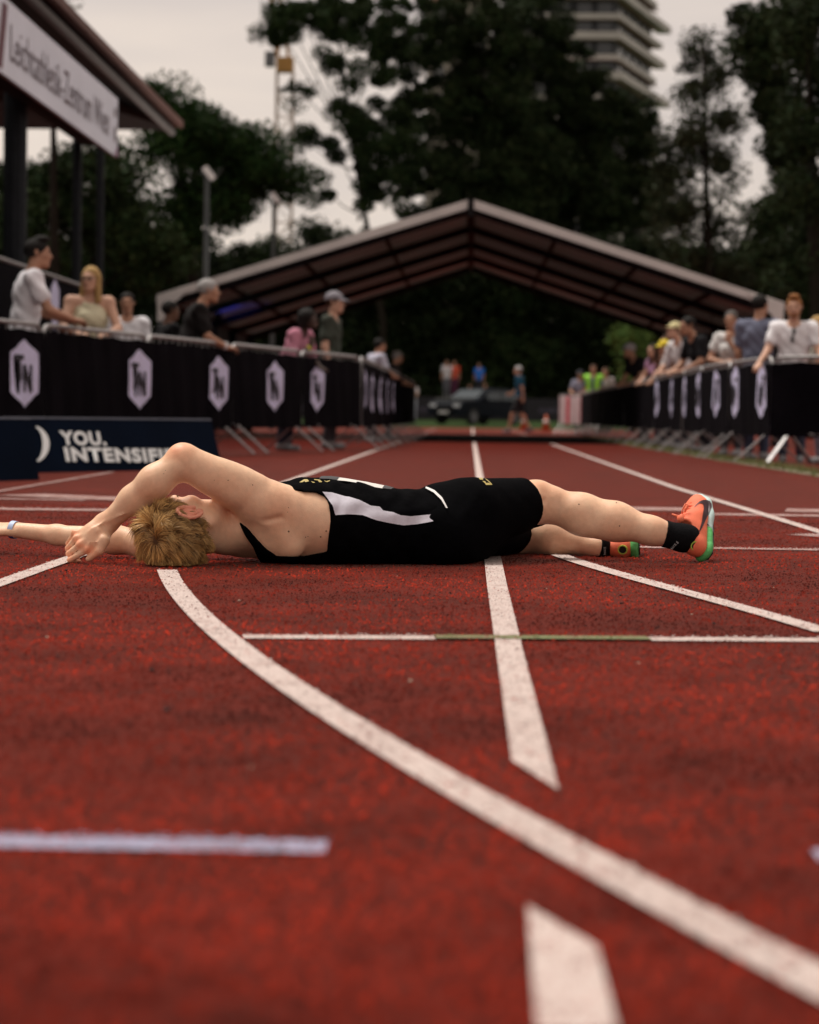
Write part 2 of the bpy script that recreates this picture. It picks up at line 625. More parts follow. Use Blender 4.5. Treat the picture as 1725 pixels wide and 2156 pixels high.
def pix(pts): return [G(x, y) for x, y in pts]
def smooth_pts(P, n=40):
    """curve through ground points"""
    P = np.array([(p[0], p[1]) for p in P]); s = np.concatenate([[0], np.cumsum(np.linalg.norm(np.diff(P, axis=0), axis=1))])
    # least-squares cubic in the arc length keeps the arc even
    fx, fy = np.polyfit(s, P[:, 0], 3 if len(P) > 5 else 2), np.polyfit(s, P[:, 1], 3 if len(P) > 5 else 2)
    t = np.linspace(0, s[-1], n)
    return list(zip(np.polyval(fx, t), np.polyval(fy, t)))
def thru(a, b, y0, y1):
    a, b = G(*a), G(*b)
    f = lambda y: a.x + (b.x - a.x) * (y - a.y) / (b.y - a.y)
    return [(f(y0), y0), (f((y0 + y1) / 2), (y0 + y1) / 2), (f(y1), y1)]
line(thru((621.7, 1008.8), (794.5, 947.3), .5, 39), .052, PW)
line(thru((621.7, 1008.8), (794.5, 947.3), 57, 80), .052, PWF)
# line in the middle, broken where the curved line crosses
q = MB(); q.poly([G(1078, 1600, .004), G(1176, 1662, .004), G(1158, 1588, .004), (G(1105, 1388).x, G(1105, 1388).y, .004), (.098, 6, .004), (.096, 12, .004), (.086, 40, .004), (.034, 40, .004), (.043, 12, .004), (.047, 6, .004), (G(1047, 1388).x, G(1047, 1388).y, .004)])
PAINTED.append(([(p[0], p[1]) for p in q.v], PW)); q.build('painted_line', PW, track)
q = MB(); q.poly([G(1110, 1905, .004), G(1258, 1992, .004), G(1302, 2170, .004), G(1131, 2170, .004)])
q.build('painted_line', PW, track)
line([(.06, 57), (.06, 90)], .055, PW)
e_ = thru((1213, 953.5), (1423.5, 1028.4), 11, 39.5)
line([e_[2], G(1213, 953.5), G(1308.5, 987.5), G(1423.5, 1028.4), G(1571, 1073), G(1720.5, 1119.3), G(1800, 1143)], .052, PW)
line(thru((1213, 953.5), (1423.5, 1028.4), 57, 86), .052, PWF)
line(thru((0, 1035), (220, 997.6), 9, 16.8), .052, PWF)
arc = [(349, 1203), (400, 1268), (475, 1342), (613, 1473), (820, 1581), (862, 1601), (1062, 1708), (1263, 1824), (1480, 1944), (1712, 2078), (1790, 2124)]
line(smooth_pts(pix(arc)), .054, PW, .0045)
arc2 = [(1150, 1159), (1230, 1189), (1330, 1218), (1450, 1252), (1580, 1287), (1740, 1334)]
line(smooth_pts(pix(arc2)), .054, PW, .0045)
# thin cross lines
def cross(a, b, w, m_, z=.003):
    A0, B0 = G(*a), G(*b)
    return line([(A0.x, A0.y), ((A0.x + B0.x) / 2, (A0.y + B0.y) / 2), (B0.x, B0.y)], w, m_, z)
cross((512, 1343), (915, 1345.5), .075, PW)
cross((915, 1345.5), (1366, 1348), .07, PG, .0052)
cross((1366, 1348), (1780, 1350.5), .075, PW)
cross((1330, 1153), (1780, 1160), .10, PWF)
cross((1300, 1071), (1455, 1073.5), .42, PWF)
cross((1655, 1075), (1800, 1078), .42, PWF)
cross((1480, 1083.5), (1800, 1088), .22, PWF)
cross((1695, 1126), (1800, 1133), .20, PWF)
cross((44, 1042), (470, 1061), .36, PWF)
cross((-60, 1050), (180, 1054), .14, PWF)
cross((-60, 1072), (300, 1076), .22, PWF)
cross((-80, 1776), (688, 1789), .062, PB)
cross((1716, 1806), (1800, 1808), .055, PB)
# rubber granules standing proud of the surface, as far as single ones show
gr = np.random.default_rng(8)
NG = 110000
gy = 1.55 + 9.4 * gr.random(NG) ** 1.2
gx = gr.uniform(-1, 1, NG) * (.30 + .185 * gy) - .02 * gy
gcol = np.array((.208, .0162, .0068))[None, :] * gr.uniform(.30, 1.9, (NG, 1))
# worn and dirty patches of the surface
sm_ = sum(np.sin(gx * a + gy * b + c) * w for a, b, c, w in ((2.1, 3.3, .4, 1), (-4.7, 2.2, 1.9, .8), (7.3, 6.1, 3.0, .7), (-9.5, 11.3, .7, .6), (15.1, -8.9, 2.2, .5), (21, 17, 5.0, .4), (-27, 31, 1.0, .35)))
gcol *= np.clip(.80 + .28 * sm_, .22, 1.2)[:, None]
gcol[gr.random(NG) < .10] = (.010, .006, .006)
on = np.zeros(NG, bool); col_on = np.zeros((NG, 3))
for poly_, m_ in PAINTED:
    w = in_poly(gx, gy, poly_)
    c_ = {PG.name: (.15, .17, .075), PB.name: (.34, .36, .50)}.get(m_.name, (.56, .46, .43))
    col_on[w] = c_; on |= w
wear = gr.random(NG) < .16
gcol = np.where((on & ~wear)[:, None], col_on * gr.uniform(.6, 1.15, (NG, 1)), gcol)
r_ = gr.uniform(.0014, .0036, NG); hz = r_ * gr.uniform(.5, 1.1, NG) * np.where(on, .45, 1); an = gr.uniform(0, 6.28, NG)
gv = []
for k in range(3):
    gv.append(np.stack([gx + r_ * np.cos(an + k * 2.094), gy + r_ * np.sin(an + k * 2.094), np.full(NG, .0025) + on * .0035], 1))
gv.append(np.stack([gx + gr.normal(0, .0006, NG), gy + gr.normal(0, .0006, NG), .003 + on * .0035 + hz], 1))
GV = np.stack(gv, 1).reshape(-1, 3)
b_ = np.arange(NG) * 4
GT = np.concatenate([np.stack([b_, b_ + 1, b_ + 3], 1), np.stack([b_ + 1, b_ + 2, b_ + 3], 1), np.stack([b_ + 2, b_, b_ + 3], 1)])
me = mesh_np('track_granules', GV, GT)
ca = me.color_attributes.new('tint', 'FLOAT_COLOR', 'POINT')
ca.data.foreach_set('color', np.concatenate([np.repeat(gcol, 4, axis=0), np.ones((NG * 4, 1))], 1).astype(np.float32).ravel())
tag(obj('track_granules', me, mat('rubber_granules', (1, 1, 1), .8, .1, 200, attr='tint', spec=.05), track), None, kind='stuff')
# rubber crumbs
q = MB(); rg = random.Random(5)
for i in range(300):
    x, y = rg.uniform(-1.4, 1.5), 2.2 + 8 * rg.random() ** 1.2
    r = rg.choice((.0012, .0015, .002, .002, .0035)) * rg.uniform(.7, 1.2)
    q.ball((x, y, r * .5), (r * rg.uniform(.8, 1.6), r * rg.uniform(.8, 1.6), r * .8), Matrix.Rotation(rg.uniform(0, 6), 3, 'Z'), 6, 4)
tag(q.build('rubber_crumbs', mat('black_rubber', (.012, .009, .009), .8, .4, 50)), 'tiny black rubber crumbs scattered over the red track', 'crumbs', kind='stuff')
q = MB()
for i in range(26):
    x, y = rg.uniform(-1.2, 1.4), rg.uniform(2.6, 7.5)
    r = rg.uniform(.0015, .0035)
    q.ball((x, y, r * .4 + .001), (r * 1.4, r, r * .6), Matrix.Rotation(rg.uniform(0, 6), 3, 'Z'), 6, 4)
tag(q.build('grit', mat('pale_grit', (.42, .33, .25), .8, .3, 50)), 'pale grit grains lying on the red track', 'grit', kind='stuff')

# drain edge with grass tufts beside the right-hand barriers
g0, g1 = G(1312, 936), G(1725, 1003)
dv = (g1 - g0).normalized()
pA, pB = g0 - dv * 12, g1 + dv * 8
q = MB(); nrm = Vector((dv.y, -dv.x, 0)) * .06
if nrm.x < 0: nrm = -nrm
off = Vector((0, 0, .012))
q.prism([pA - nrm * .6 , pB - nrm * .6, pB + nrm, pA + nrm], off)
tag(q.build('gutter', mat('gutter_concrete', (.30, .25, .18), .9, .25, 8)), None, kind='structure')
bl = []; fl = []
rgn = np.random.default_rng(4)
N = 5200
tt = rgn.random(N); cl = np.round(tt * 46) / 46 + rgn.normal(0, .005, N)
tt = np.where(rgn.random(N) < .75, cl, tt)
base = np.array(pA)[None, :] + np.array(pB - pA)[None, :] * tt[:, None] + np.array(nrm.normalized())[None, :] * rgn.normal(.03, .055, N)[:, None]
base[:, 2] = .004
hh = rgn.uniform(.02, .075, N); an = rgn.uniform(0, 6.28, N)
tipd = np.stack([np.cos(an) * hh * .5, np.sin(an) * hh * .5, hh], 1); wd = np.stack([-np.sin(an), np.cos(an), an * 0], 1) * .005
VV = np.stack([base - wd, base + wd, base + tipd + wd * .2, base + tipd - wd * .2], 1).reshape(-1, 3)
QQ = np.arange(len(VV)).reshape(-1, 4)
tag(obj('grass_tufts', mesh_np('grass_tufts', VV, QQ), mat('grass_blades', (.13, .15, .05), .8, .4, 3)), 'grass tufts growing along the gutter beside the barriers', 'grass', kind='stuff')
# ================================================================== barriers and banners
STEEL = mat('galvanised_steel', (.34, .33, .33), .45, .2, 30, metal=.6)
BAN = mat('black_banner_cloth', (.0040, .0032, .0050), .9, .3, 3, .3, 14, spec=.03)
EMB = mat('white_emblem_print', (.62, .61, .84), .8, .1, 8)
EMD = mat('black_emblem_letter', (.010, .008, .014), .8, .2)

def barrier_proto(Ln, H, label, group):
    """tubular crowd barrier along +x with slanted feet towards both sides"""
    t = thing('crowd_barrier', (0, 0, 0), label, 'barrier', group)
    r = .10
    loop = []
    for cx, cz, a0 in ((Ln - r - .02, H - r, 0), (r + .02, H - r, 90), (r + .02, .30 + r * .3, 180), (Ln - r - .02, .30 + r * .3, 270)):
        rr = r if cz > .6 else r * .3
        for k in range(5):
            a = math.radians(a0 + k * 22.5)
            loop.append((cx + rr * math.cos(a) + (0 if rr == r else (.07 if cx > 1 else -.07)), 0, cz + rr * math.sin(a)))
    loop.append(loop[0])
    MB().tube(loop, .019, 8, False).build('frame', STEEL, t, True)
    n = 13
    bm_ = MB().tube([(0, 0, .29), (0, 0, H - .01)], .0075, 6).mesh('bar')
    for i in range(n):
        o = obj('bar', bm_, STEEL, t); o.location = (.17 + (Ln - .34) * i / (n - 1), 0, 0)
    for x in (.22, Ln - .22):
        for s in (-1, 1):
            q = MB()
            a, b = Vector((x, 0, .31)), Vector((x + .02, s * .34, .012))
            d = (b - a).normalized(); w = Vector((1, 0, 0)) * .024; n_ = d.cross(Vector((1, 0, 0))) * .006
            q.prism([a - w - n_, a + w - n_, a + w + n_, a - w + n_], b - a)
            q.build('foot', STEEL, t)
    return t

def place(proto, used, p, q, lab=None):
    o = proto if not used else copy_tree(proto)
    d = Vector(q) - Vector(p)
    o.location = (p[0], p[1], 0)
    o.rotation_euler = (0, 0, math.atan2(d.y, d.x))
    return o

class Line2:
    def __init__(s, pts):
        s.p = [np.array(p, float) for p in pts]
        s.cum = np.concatenate([[0], np.cumsum([np.linalg.norm(s.p[i + 1] - s.p[i]) for i in range(len(pts) - 1)])])
    def pt(s, t):
        i = int(np.clip(np.searchsorted(s.cum, t) - 1, 0, len(s.p) - 2))
        u = (t - s.cum[i]) / (s.cum[i + 1] - s.cum[i])
        return s.p[i] * (1 - u) + s.p[i + 1] * u
    def at_px(s, px, y=800):
        best = None
        for t in np.linspace(0, s.cum[-1], 4000):
            p = s.pt(t); x, _ = proj((p[0], p[1], .7))
            if best is None or abs(x - px) < best[0]: best = (abs(x - px), t)
        return best[1]

HEX = [(0, .5), (.5, .3), (.5, -.28), (0, -.5), (-.5, -.28), (-.5, .3)]
LET_T = [(-.40, .27), (-.02, .27), (-.02, .20), (-.14, .20), (-.14, -.11), (-.27, -.11), (-.27, .20), (-.40, .20)]
LET_N = [(-.06, -.28), (-.06, .13), (.04, .13), (.18, -.10), (.18, .13), (.28, .13), (.28, -.28), (.18, -.28), (.04, -.05), (.04, -.28)]
MARK = [(.05, .24), (.12, .24), (.12, .18), (.05, .18)]

def fence(name, Lp, H, t0, t1, Ln, side, emb, label_b, group_b, label_n, group_n, reverse, eh=.56, ew=.56, ez=.735):
    proto = barrier_proto(Ln - .03, H, label_b, group_b)
    k = 0; t = t0; spans = []
    while t < t1 - .05:
        a, b = Lp.pt(t), Lp.pt(min(t + Ln, Lp.cum[-1]))
        place(proto, k > 0, a, b)
        spans.append((t, t + Ln, a, b)); k += 1; t += Ln
    rg = random.Random(3)
    for (ta, tb, a, b) in spans:
        a, b = np.array(a), np.array(b)
        d = (b - a) / np.linalg.norm(b - a); n_ = np.array((-d[1], d[0])) * side
        ph = rg.uniform(0, 6)
        def surf(u, z, off=0.0):
            """u metres along the banner, z height"""
            w = .012 * math.sin(u * 5.2 + ph) * (1.1 - z) + .006 * math.sin(u * 13 + ph * 2 + z * 3) + .004 * math.sin(u * 31 + z * 7)
            p = a + d * u + n_ * (.030 + w + off)
            return Vector((p[0], p[1], z))
        th = thing('fence_banner', (a[0], a[1], 0), label_n, 'banner', group_n)
        q = MB(); nu = 40
        L_ = np.linalg.norm(b - a)
        us = np.linspace(.0, L_ - .0, nu)
        sag = lambda u: H - .045 - .018 * abs(math.sin(u * 4.7 + ph)) 
        rows = [[surf(u, .275 + (sag(u) - .275) * v) for u in us] for v in np.linspace(0, 1, 9)]
        for i in range(8): q.strip(rows[i], rows[i + 1])
        q.build('cloth', BAN, th, True)
        for e in emb:
            if ta <= e < tb:
                u0 = e - ta; sg = -1 if reverse else 1
                def mp(pts, off):
                    return [surf(min(max(u0 + sg * x * ew, 0.0), L_), ez + y * eh, off) for x, y in pts]
                c = Vector((0, 0, 0))
                q = MB(); ring_ = []
                for i in range(6):
                    x0, y0 = HEX[i]; x1, y1 = HEX[(i + 1) % 6]
                    for k2 in range(5): ring_.append((x0 + (x1 - x0) * k2 / 5, y0 + (y1 - y0) * k2 / 5))
                cen = surf(u0, ez, .006)
                i0 = len(q.v); pr = mp(ring_, .006); q.v += [cen] + pr
                for i in range(len(pr)): q.f.append((i0, i0 + 1 + i, i0 + 1 + (i + 1) % len(pr)))
                em = q.build('emblem', EMB, th)
                for nm, pts in (('letter_t', LET_T), ('letter_n', LET_N)):
                    q = MB(); q.poly(mp(pts, .013)); q.build(nm, EMD, em)
    return spans

def pxd(px, ytop, H):
    """ground position of a fence top seen at (px, ytop) when the fence is H high"""
    p = G(px, ytop, H); return (p.x, p.y)
HL, HR = 1.15, 1.06
pa, pb = pxd(0, 675, HL), pxd(756, 752, HL)
pd = np.array(pb) - np.array(pa); pd /= np.linalg.norm(pd)
LF = Line2([tuple(np.array(pb) - pd * 15.0), pb])
LF2 = Line2([(pb[0] + .02, pb[1] + .05), (-1.26, 40), (-1.26, 62)])
emb = [LF.at_px(x) for x in (42, 286, 453, 573, 662)]
fence('left', LF, HL, 0, 15.0, 2.5, -1, emb, 'grey steel crowd barrier with slanted feet on the grandstand side, angled away from the track', 'barriers angled in front of the grandstand',
      'black banner with white hexagon emblem on the angled barriers by the grandstand', 'banners on the angled barriers', False)
fence('left2', LF2, HL, 0, 22.4, 2.5, -1, [LF2.at_px(x) for x in (763, 779, 797, 812, 824)], 'grey steel crowd barrier on the grandstand side running straight into the tent', 'straight barriers on the grandstand side',
      'black banner on the straight barriers running into the tent on the grandstand side', 'banners on the straight barriers, grandstand side', False)
RC = (3.0, 23.9)
RF = Line2([(2.79, 62), (2.77, 27.6), RC])
RF2 = Line2([RC, (4.95, 21.7)])
fence('right', RF, HR, RF.cum[-1] - 2.42 * 15, RF.cum[-1] - .2, 2.42, -1, [RF.at_px(x) for x in (1388, 1420, 1448, 1477, 1508, 1555, 1612)], 'grey steel crowd barrier opposite the grandstand, standing straight along the gutter', 'barriers along the gutter',
      'black banner on the straight barriers along the gutter', 'banners along the gutter', True, ew=.50)
fence('right2', RF2, HR, 0, 2.9, 2.5, -1, [], 'grey steel crowd barrier set square across, before the man in the V-neck', 'barriers turning away from the gutter',
      'plain black banner on the barrier set square across before the V-neck man', 'banners turning away from the gutter', True)

# ================================================================== advertising boards
NAVY = mat('navy_board', (.0016, .0045, .0125), .7, .2, 2, spec=.02)
BEDGE = mat('board_edge', (.05, .055, .08), .5, .2)
LETW = mat('white_letter', (.70, .72, .72), .6, .05)
def board(name, BL, BR, up_v, label, th=.03):
    """leaning board given its lower corners and the vector of its side edge"""
    BL, BR, up_v = Vector(BL), Vector(BR), Vector(up_v)
    t = thing(name, ((BL.x + BR.x) / 2, (BL.y + BR.y) / 2, 0), label, 'advertising board', 'navy advertising boards')
    n_ = (BR - BL).cross(up_v).normalized()
    if n_.y > 0: n_ = -n_
    MB().prism([BL, BR, BR + up_v, BL + up_v], -n_ * th).build('panel', NAVY, t)
    MB().prism([BL + up_v * .965 + n_ * .003, BR + up_v * .965 + n_ * .003, BR + up_v * 1.003 + n_ * .003, BL + up_v * 1.003 + n_ * .003], -n_ * .004).build('top_edge', BEDGE, t)
    back = -n_; back.z = 0; back.normalize()
    for f in (.15, .85):
        p = BL.lerp(BR, f)
        MB().tube([p + up_v * .9 - n_ * th, Vector((p.x, p.y, .01)) + back * (.40)], .012, 6).build('prop', BEDGE, t)
    return t, n_
b2L, b2R = G(30, 996.5), G(470, 988)
tl2 = at(44 - 32, 876.5, (b2L.y + .17)); 
upv2 = at(444, 882, b2R.y + .20) - b2R
bd2, n2 = board('advertising_board', b2L, b2R, upv2, 'navy board with white crescent and lettering starting YOU. behind the raised elbow')
ex = (b2R - b2L).normalized()
def on_board(px, py, O, n_, off=.006):
    d = ray(px, py); k = (Vector(O) - CAM).dot(n_) / d.dot(n_)
    return CAM + d * k + n_ * off
def ltext(txt, x0, y0, x1, cap_px, ul):
    """lettering from pixel x0 to x1 on the board's baseline"""
    O = on_board(x0, y0, b2L, n2); E = on_board(x1, y0 + (x1 - x0) * .012, b2L, n2); U = on_board(x0 - cap_px * .20, y0 - cap_px, b2L, n2)
    o = mkcurve(txt, 'lettering', .1, LETW, bd2, Vector((0, 0, 0)), (1, 0, 0), (0, 1, 0), ext=.0, bold=.0045, space=1.12)
    me = o.data
    co = np.zeros(len(me.vertices) * 3); me.vertices.foreach_get('co', co); co = co.reshape(-1, 3)
    w = co[:, 0].max() - co[:, 0].min(); co[:, 0] -= co[:, 0].min(); h = np.percentile(co[:, 1], 97)
    W_ = np.array(E - O) / w; H_ = np.array(U - O) / .0695
    P_ = np.array(O) + co[:, :1] * W_ + co[:, 1:2] * H_ 
    me.vertices.foreach_set('co', P_.ravel().astype(np.float32)); me.update()
    return o
ltext('YOU.', 128, 936, 224, 27, 0)
ltext('INTENSIFIED', 138, 970.5, 402, 27.5, 0)
cpts_o = []; cpts_i = []
for a in np.linspace(-62, 66, 16):
    a = math.radians(a)
    wv = 13.0 * math.cos(a * .9) + 1.5
    cpts_o.append(on_board(57 + 44 * math.cos(a) + 2, 936 - 42 * math.sin(a), b2L, n2))
    cpts_i.append(on_board(57 + (44 - wv) * math.cos(a) + 2, 936 - (42 - wv * .3) * math.sin(a), b2L, n2))
MB().strip(cpts_o, cpts_i).build('crescent_emblem', LETW, bd2)
b1R = G(83, 1011); b1L = G(-330, 1022)
bd1, n1 = board('advertising_board', b1L, b1R, at(65, 879, b1R.y + .20) - b1R, 'plain navy board end overlapping the lettered board')

# ================================================================== tent
TY0, TY1 = 40.0, 56.2
PVC = mat('white_tent_fabric', (.70, .67, .65), .6, .10, 2)
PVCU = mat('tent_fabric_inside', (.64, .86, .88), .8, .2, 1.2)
def translucent(m, w, col):
    """cloth that lets some daylight through"""
    n = m.node_tree.nodes; l = m.node_tree.links.new
    t = n.new('ShaderNodeBsdfTranslucent'); t.inputs['Color'].default_value = (*col, 1)
    x = n.new('ShaderNodeMixShader'); x.inputs[0].default_value = w
    l(n['Principled BSDF'].outputs[0], x.inputs[1]); l(t.outputs[0], x.inputs[2])
    l(x.outputs[0], n['Material Output'].inputs['Surface'])
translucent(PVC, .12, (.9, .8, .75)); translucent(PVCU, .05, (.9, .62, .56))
ALU = mat('dark_tent_frame', (.012, .011, .012), .6, .2, spec=.1)
ridge = at(1005, 421, TY0); eL = at(330, 622, TY0); eR = at(1652, 641, TY0)
zr = ridge.z; ze = (eL.z + eR.z) / 2; hw = (eR.x - eL.x) / 2; cx = (eR.x + eL.x) / 2
tent = thing('event_tent', (cx, TY0, 0), 'long white gable tent spanning the track with dark ribbed inside', 'tent')
for s in (-1, 1):
    q = MB(); ny = 12; nx = 10
    def rp(u, y, dz=0): 
        sag = -.05 * math.sin(math.pi * ((y - TY0) / (TY1 - TY0) * 4 % 1)) * math.sin(math.pi * u)
        return Vector((cx + s * hw * u, y, zr + (ze - zr) * u + dz + sag))
    ys = np.linspace(TY0, TY1, ny * 2 + 1); us = np.linspace(0, 1, nx + 1)
    for i in range(len(ys) - 1): q.strip([rp(u, ys[i]) for u in us], [rp(u, ys[i + 1]) for u in us])
    q.build('roof_panel', PVC, tent, True)
    q = MB()
    for i in range(len(ys) - 1): q.strip([rp(u, ys[i], -.03) for u in us], [rp(u, ys[i + 1], -.03) for u in us])
    q.build('roof_lining', PVCU, tent, True)
    # front fascia
    f0, f1 = Vector((cx, TY0 - .03, zr + .02)), Vector((cx + s * hw, TY0 - .03, ze + .02))
    MB().prism([f0, f1, f1 - Vector((0, 0, .135)), f0 - Vector((0, 0, .15))], (0, .06, 0)).build('fascia', PVC, tent)
    b0, b1 = Vector((cx, TY1, zr)), Vector((cx + s * hw, TY1, ze))
    MB().prism([b0, b1, b1 - Vector((0, 0, .18)), b0 - Vector((0, 0, .18))], (0, .06, 0)).build('fascia', PVC, tent)
    # rafters, eave beam, legs, purlins
    for i in range(5):
        y = TY0 + .15 + (TY1 - TY0 - .2) * i / 4
        MB().tube([(cx + s * .02, y, zr - .16), (cx + s * hw * .985, y, ze - .16)], .075, 6).build('rafter', ALU, tent)
        MB().box((cx + s * hw * .985, y, ze / 2 - .03), (.14, .14, ze - .06)).build('leg', ALU, tent)
        MB().box((cx + s * hw * .985, y, .01), (.34, .34, .02)).build('foot_plate', ALU, tent)
    for u in (.0, .28, .55, .80, 1.0):
        MB().tube([(cx + s * hw * max(u, .004) * .99, TY0 + .1, zr + (ze - zr) * u - .10), (cx + s * hw * max(u, .004) * .99, TY1 - .05, zr + (ze - zr) * u - .10)], .045, 6).build('purlin', ALU, tent)
    # gathered cover at the corner leg
    MB().prism([(cx + s * (hw - .02), TY0 - .06, ze + .02), (cx + s * (hw - .62), TY0 - .06, ze + .17), (cx + s * (hw - .20), TY0 - .06, ze - .20), (cx + s * (hw - .12), TY0 - .06, ze - .42), (cx + s * (hw - .02), TY0 - .06, ze - .42)], (0, .03, 0)).build('corner_cover', PVC, tent)
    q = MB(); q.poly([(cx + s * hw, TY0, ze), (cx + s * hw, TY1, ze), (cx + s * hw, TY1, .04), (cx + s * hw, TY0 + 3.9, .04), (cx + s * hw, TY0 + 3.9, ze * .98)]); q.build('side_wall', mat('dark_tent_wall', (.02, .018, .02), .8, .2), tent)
m = MB(); m.box((cx, TY0 - .05, zr - .12), (.10, .05, .30)); m.build('ridge_plate', ALU, tent)
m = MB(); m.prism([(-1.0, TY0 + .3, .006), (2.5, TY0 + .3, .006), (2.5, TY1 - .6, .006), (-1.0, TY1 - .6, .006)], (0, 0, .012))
tag(m.build('tent_shade_sheet', mat('tent_shade_black', (.006, .006, .006), .9, .2, spec=.05)), 'black sheet across the track painting the shade under the tent', 'painted shade')  # added black sheet, deepens the tent's shade on the track by colour

# stage lamps inside the tent, lit
def stage_lamp(p, tgt, col, e, label, size=.10, glow=40):
    p, tgt = Vector(p), Vector(tgt)
    t = thing('stage_lamp', p, label, 'lamp')
    d = (tgt - p).normalized()
    MB().tube([p - d * .22, p - d * .02], [size * .8, size], 10).build('housing', ALU, t)
    MB().tube([p - d * .02, p], [size * .9, size * .9], 10).build('lens', mat('lamp_lens_' + label[:4], col, .3, 0, emit=col, estr=glow), t)
    l_ = bpy.data.lights.new('lamp_light', 'SPOT'); l_.energy = e; l_.color = col; l_.spot_size = math.radians(30); l_.spot_blend = .6; l_.shadow_soft_size = .06
    o = bpy.data.objects.new('lamp_light', l_); COL.objects.link(o); o.parent = t
    o.location = d * .03; o.rotation_euler = (-d).to_track_quat('Z', 'Y').to_euler()
    MB().tube([p - d * .12, (p.x, p.y, zr + (ze - zr) * min(1, abs(p.x - cx) / hw) - .12)], .015, 6).build('hanger', ALU, t)
    return t
stage_lamp(at(461, 664, 46), at(520, 618, 49), (.02, .06, 1.0), 60, 'blue lit stage lamp hanging under the tent eave', .08, 9)
stage_lamp(at(424, 612, 41.2), at(600, 640, 50), (.02, .55, .75), 45, 'cyan lit stage lamp at the front corner of the tent', .12, 2.2)
stage_lamp(at(1500, 640, 47), at(1475, 590, 44), (.22, .02, .85), 55, 'violet lit stage lamp on the spectators side under the tent', .07, 1.5)

# ================================================================== grandstand with its sign
XS = -5.35
RED = mat('rust_red_eave', (.11, .042, .032), .7, .3, 4)
SOF = mat('dark_soffit', (.035, .030, .030), .8, .25, 2, spec=.1)
STW = mat('stand_wall', (.008, .0075, .008), .8, .3)
stand = thing('grandstand', (-9, 30, 0), 'dark roofed grandstand with rust red eave and posts', 'grandstand')
ev = at(374, 268, 45.0); ex_, ez_ = ev.x, ev.z
Ye, Y0 = 45.0, 8.0
q = MB(); q.prism([(ex_, Y0, ez_), (ex_, Ye, ez_), (-12, Ye - 5, ez_ + 3.0), (-12, Y0, ez_ + 3.0)], (0, 0, .10)); q.build('roof', RED, stand)
q = MB(); q.prism([(ex_ + .04, Y0, ez_ - .01), (ex_ + .04, Ye + .03, ez_ - .01), (ex_ + .04, Ye + .03, ez_ + .12), (ex_ + .04, Y0, ez_ + .12)], (.06, 0, 0)); q.build('eave_board', RED, stand)
q = MB(); q.tube([(ex_ - .10, Y0, ez_ - .10), (ex_ - .10, Ye - .05, ez_ - .10)], .07, 8); q.build('gutter', mat('pale_gutter', (.12, .11, .11), .5, .2), stand)
q = MB(); q.poly([(ex_ - .02, Y0, ez_ - .05), (ex_ - .02, Ye, ez_ - .05), (-12, Ye - 5, ez_ + 2.6), (-12, Y0, ez_ + 2.6)]); q.build('soffit', SOF, stand)
q = MB(); q.prism([(ex_, Ye, ez_), (-16, Ye, ez_), (-12, Ye - 5, ez_ + 3)], (0, .0, .1)); q.build('roof_end', RED, stand)
q = MB(); q.poly([(ex_ - .05, Ye - .02, ez_ - .06), (-16, Ye - .02, ez_ - .06), (-16, Ye - 4, ez_ - .06), (ex_ - 1, Ye - 4, ez_ - .06)]); q.build('end_soffit', SOF, stand)
q = MB(); q.box((XS - .25, (Y0 + 35) / 2, at(241, 330, 35.8).z + .25), (.3, 35 - Y0, .35)); q.build('beam', STW, stand)
for px, w in ((25, .30), (156, .14), (205, .12)):
    y = -(XS - .5) * FPX / (992 - px)
    MB().tube([(XS - .5, y, 0), (XS - .5, y, at(241, 330, 35.8).z + .6)], w / 2, 10).build('post', mat('stand_post', (.016, .018, .022), .6, .2, spec=.1), stand)
q = MB(); q.box((XS - 4.5, 26, .5), (8.4, 26, 1.0)); q.build('terrace', STW, stand)
q = MB(); q.box((XS - 6.2, 25, 2.8), (.2, 28, 5.5)); q.build('back_wall', STW, stand)
for i in range(4):
    MB().box((XS - 2.2 - i * .9, 24, 1.12 + i * .28), (.45, 22, .08)).build('bench', mat('stand_bench', (.03, .03, .035), .7, .2), stand)
# sign
SGN = mat('pale_sign_panel', (.78, .82, .93), .6, .06, 1)
SGT = mat('maroon_sign_letter', (.075, .030, .048), .6, .15)
zt, zb = at(241, 208, -XS * FPX / 751).z, at(241, 331, -XS * FPX / 751).z
Yr = -XS * FPX / 751
sign = thing('grandstand_sign', (XS, Yr, zb), 'long pale sign with thin maroon lettering hung under the grandstand eave', 'sign')
MB().box((XS - .03, (Yr + 20) / 2, (zt + zb) / 2), (.05, Yr - 20, zt - zb)).build('panel', SGN, sign)
tw = mkcurve('Leichtathletik-Zentrum Wien', 'lettering', 1.0, SGT, sign, Vector((0, 0, 0)), (1, 0, 0), (0, 1, 0), ext=0, bold=-.006, space=1.0)
me = tw.data; co = np.zeros(len(me.vertices) * 3); me.vertices.foreach_get('co', co); co = co.reshape(-1, 3)
ya, yb = -XS * FPX / (992 - 13), -XS * FPX / (992 - 222)
co[:, 0] = (co[:, 0] - co[:, 0].min()) / (co[:, 0].max() - co[:, 0].min())
hcap = (zt - zb) * .50 / .70
P_ = np.stack([np.full(len(co), XS + .004), ya + co[:, 0] * (yb - ya), zb + (zt - zb) * .24 + co[:, 1] * hcap], 1)
me.vertices.foreach_set('co', P_.ravel().astype(np.float32)); me.update()
def sp(y, z): return (XS + .004, y, zb + (zt - zb) * z)
y1 = -XS * FPX / (992 - 235)
MB().poly([sp(y1 - .08, .66), sp(y1 + .10, .66), sp(y1 + .10, .80), sp(y1 - .08, .80)]).build('emblem_dot', SGT, sign)
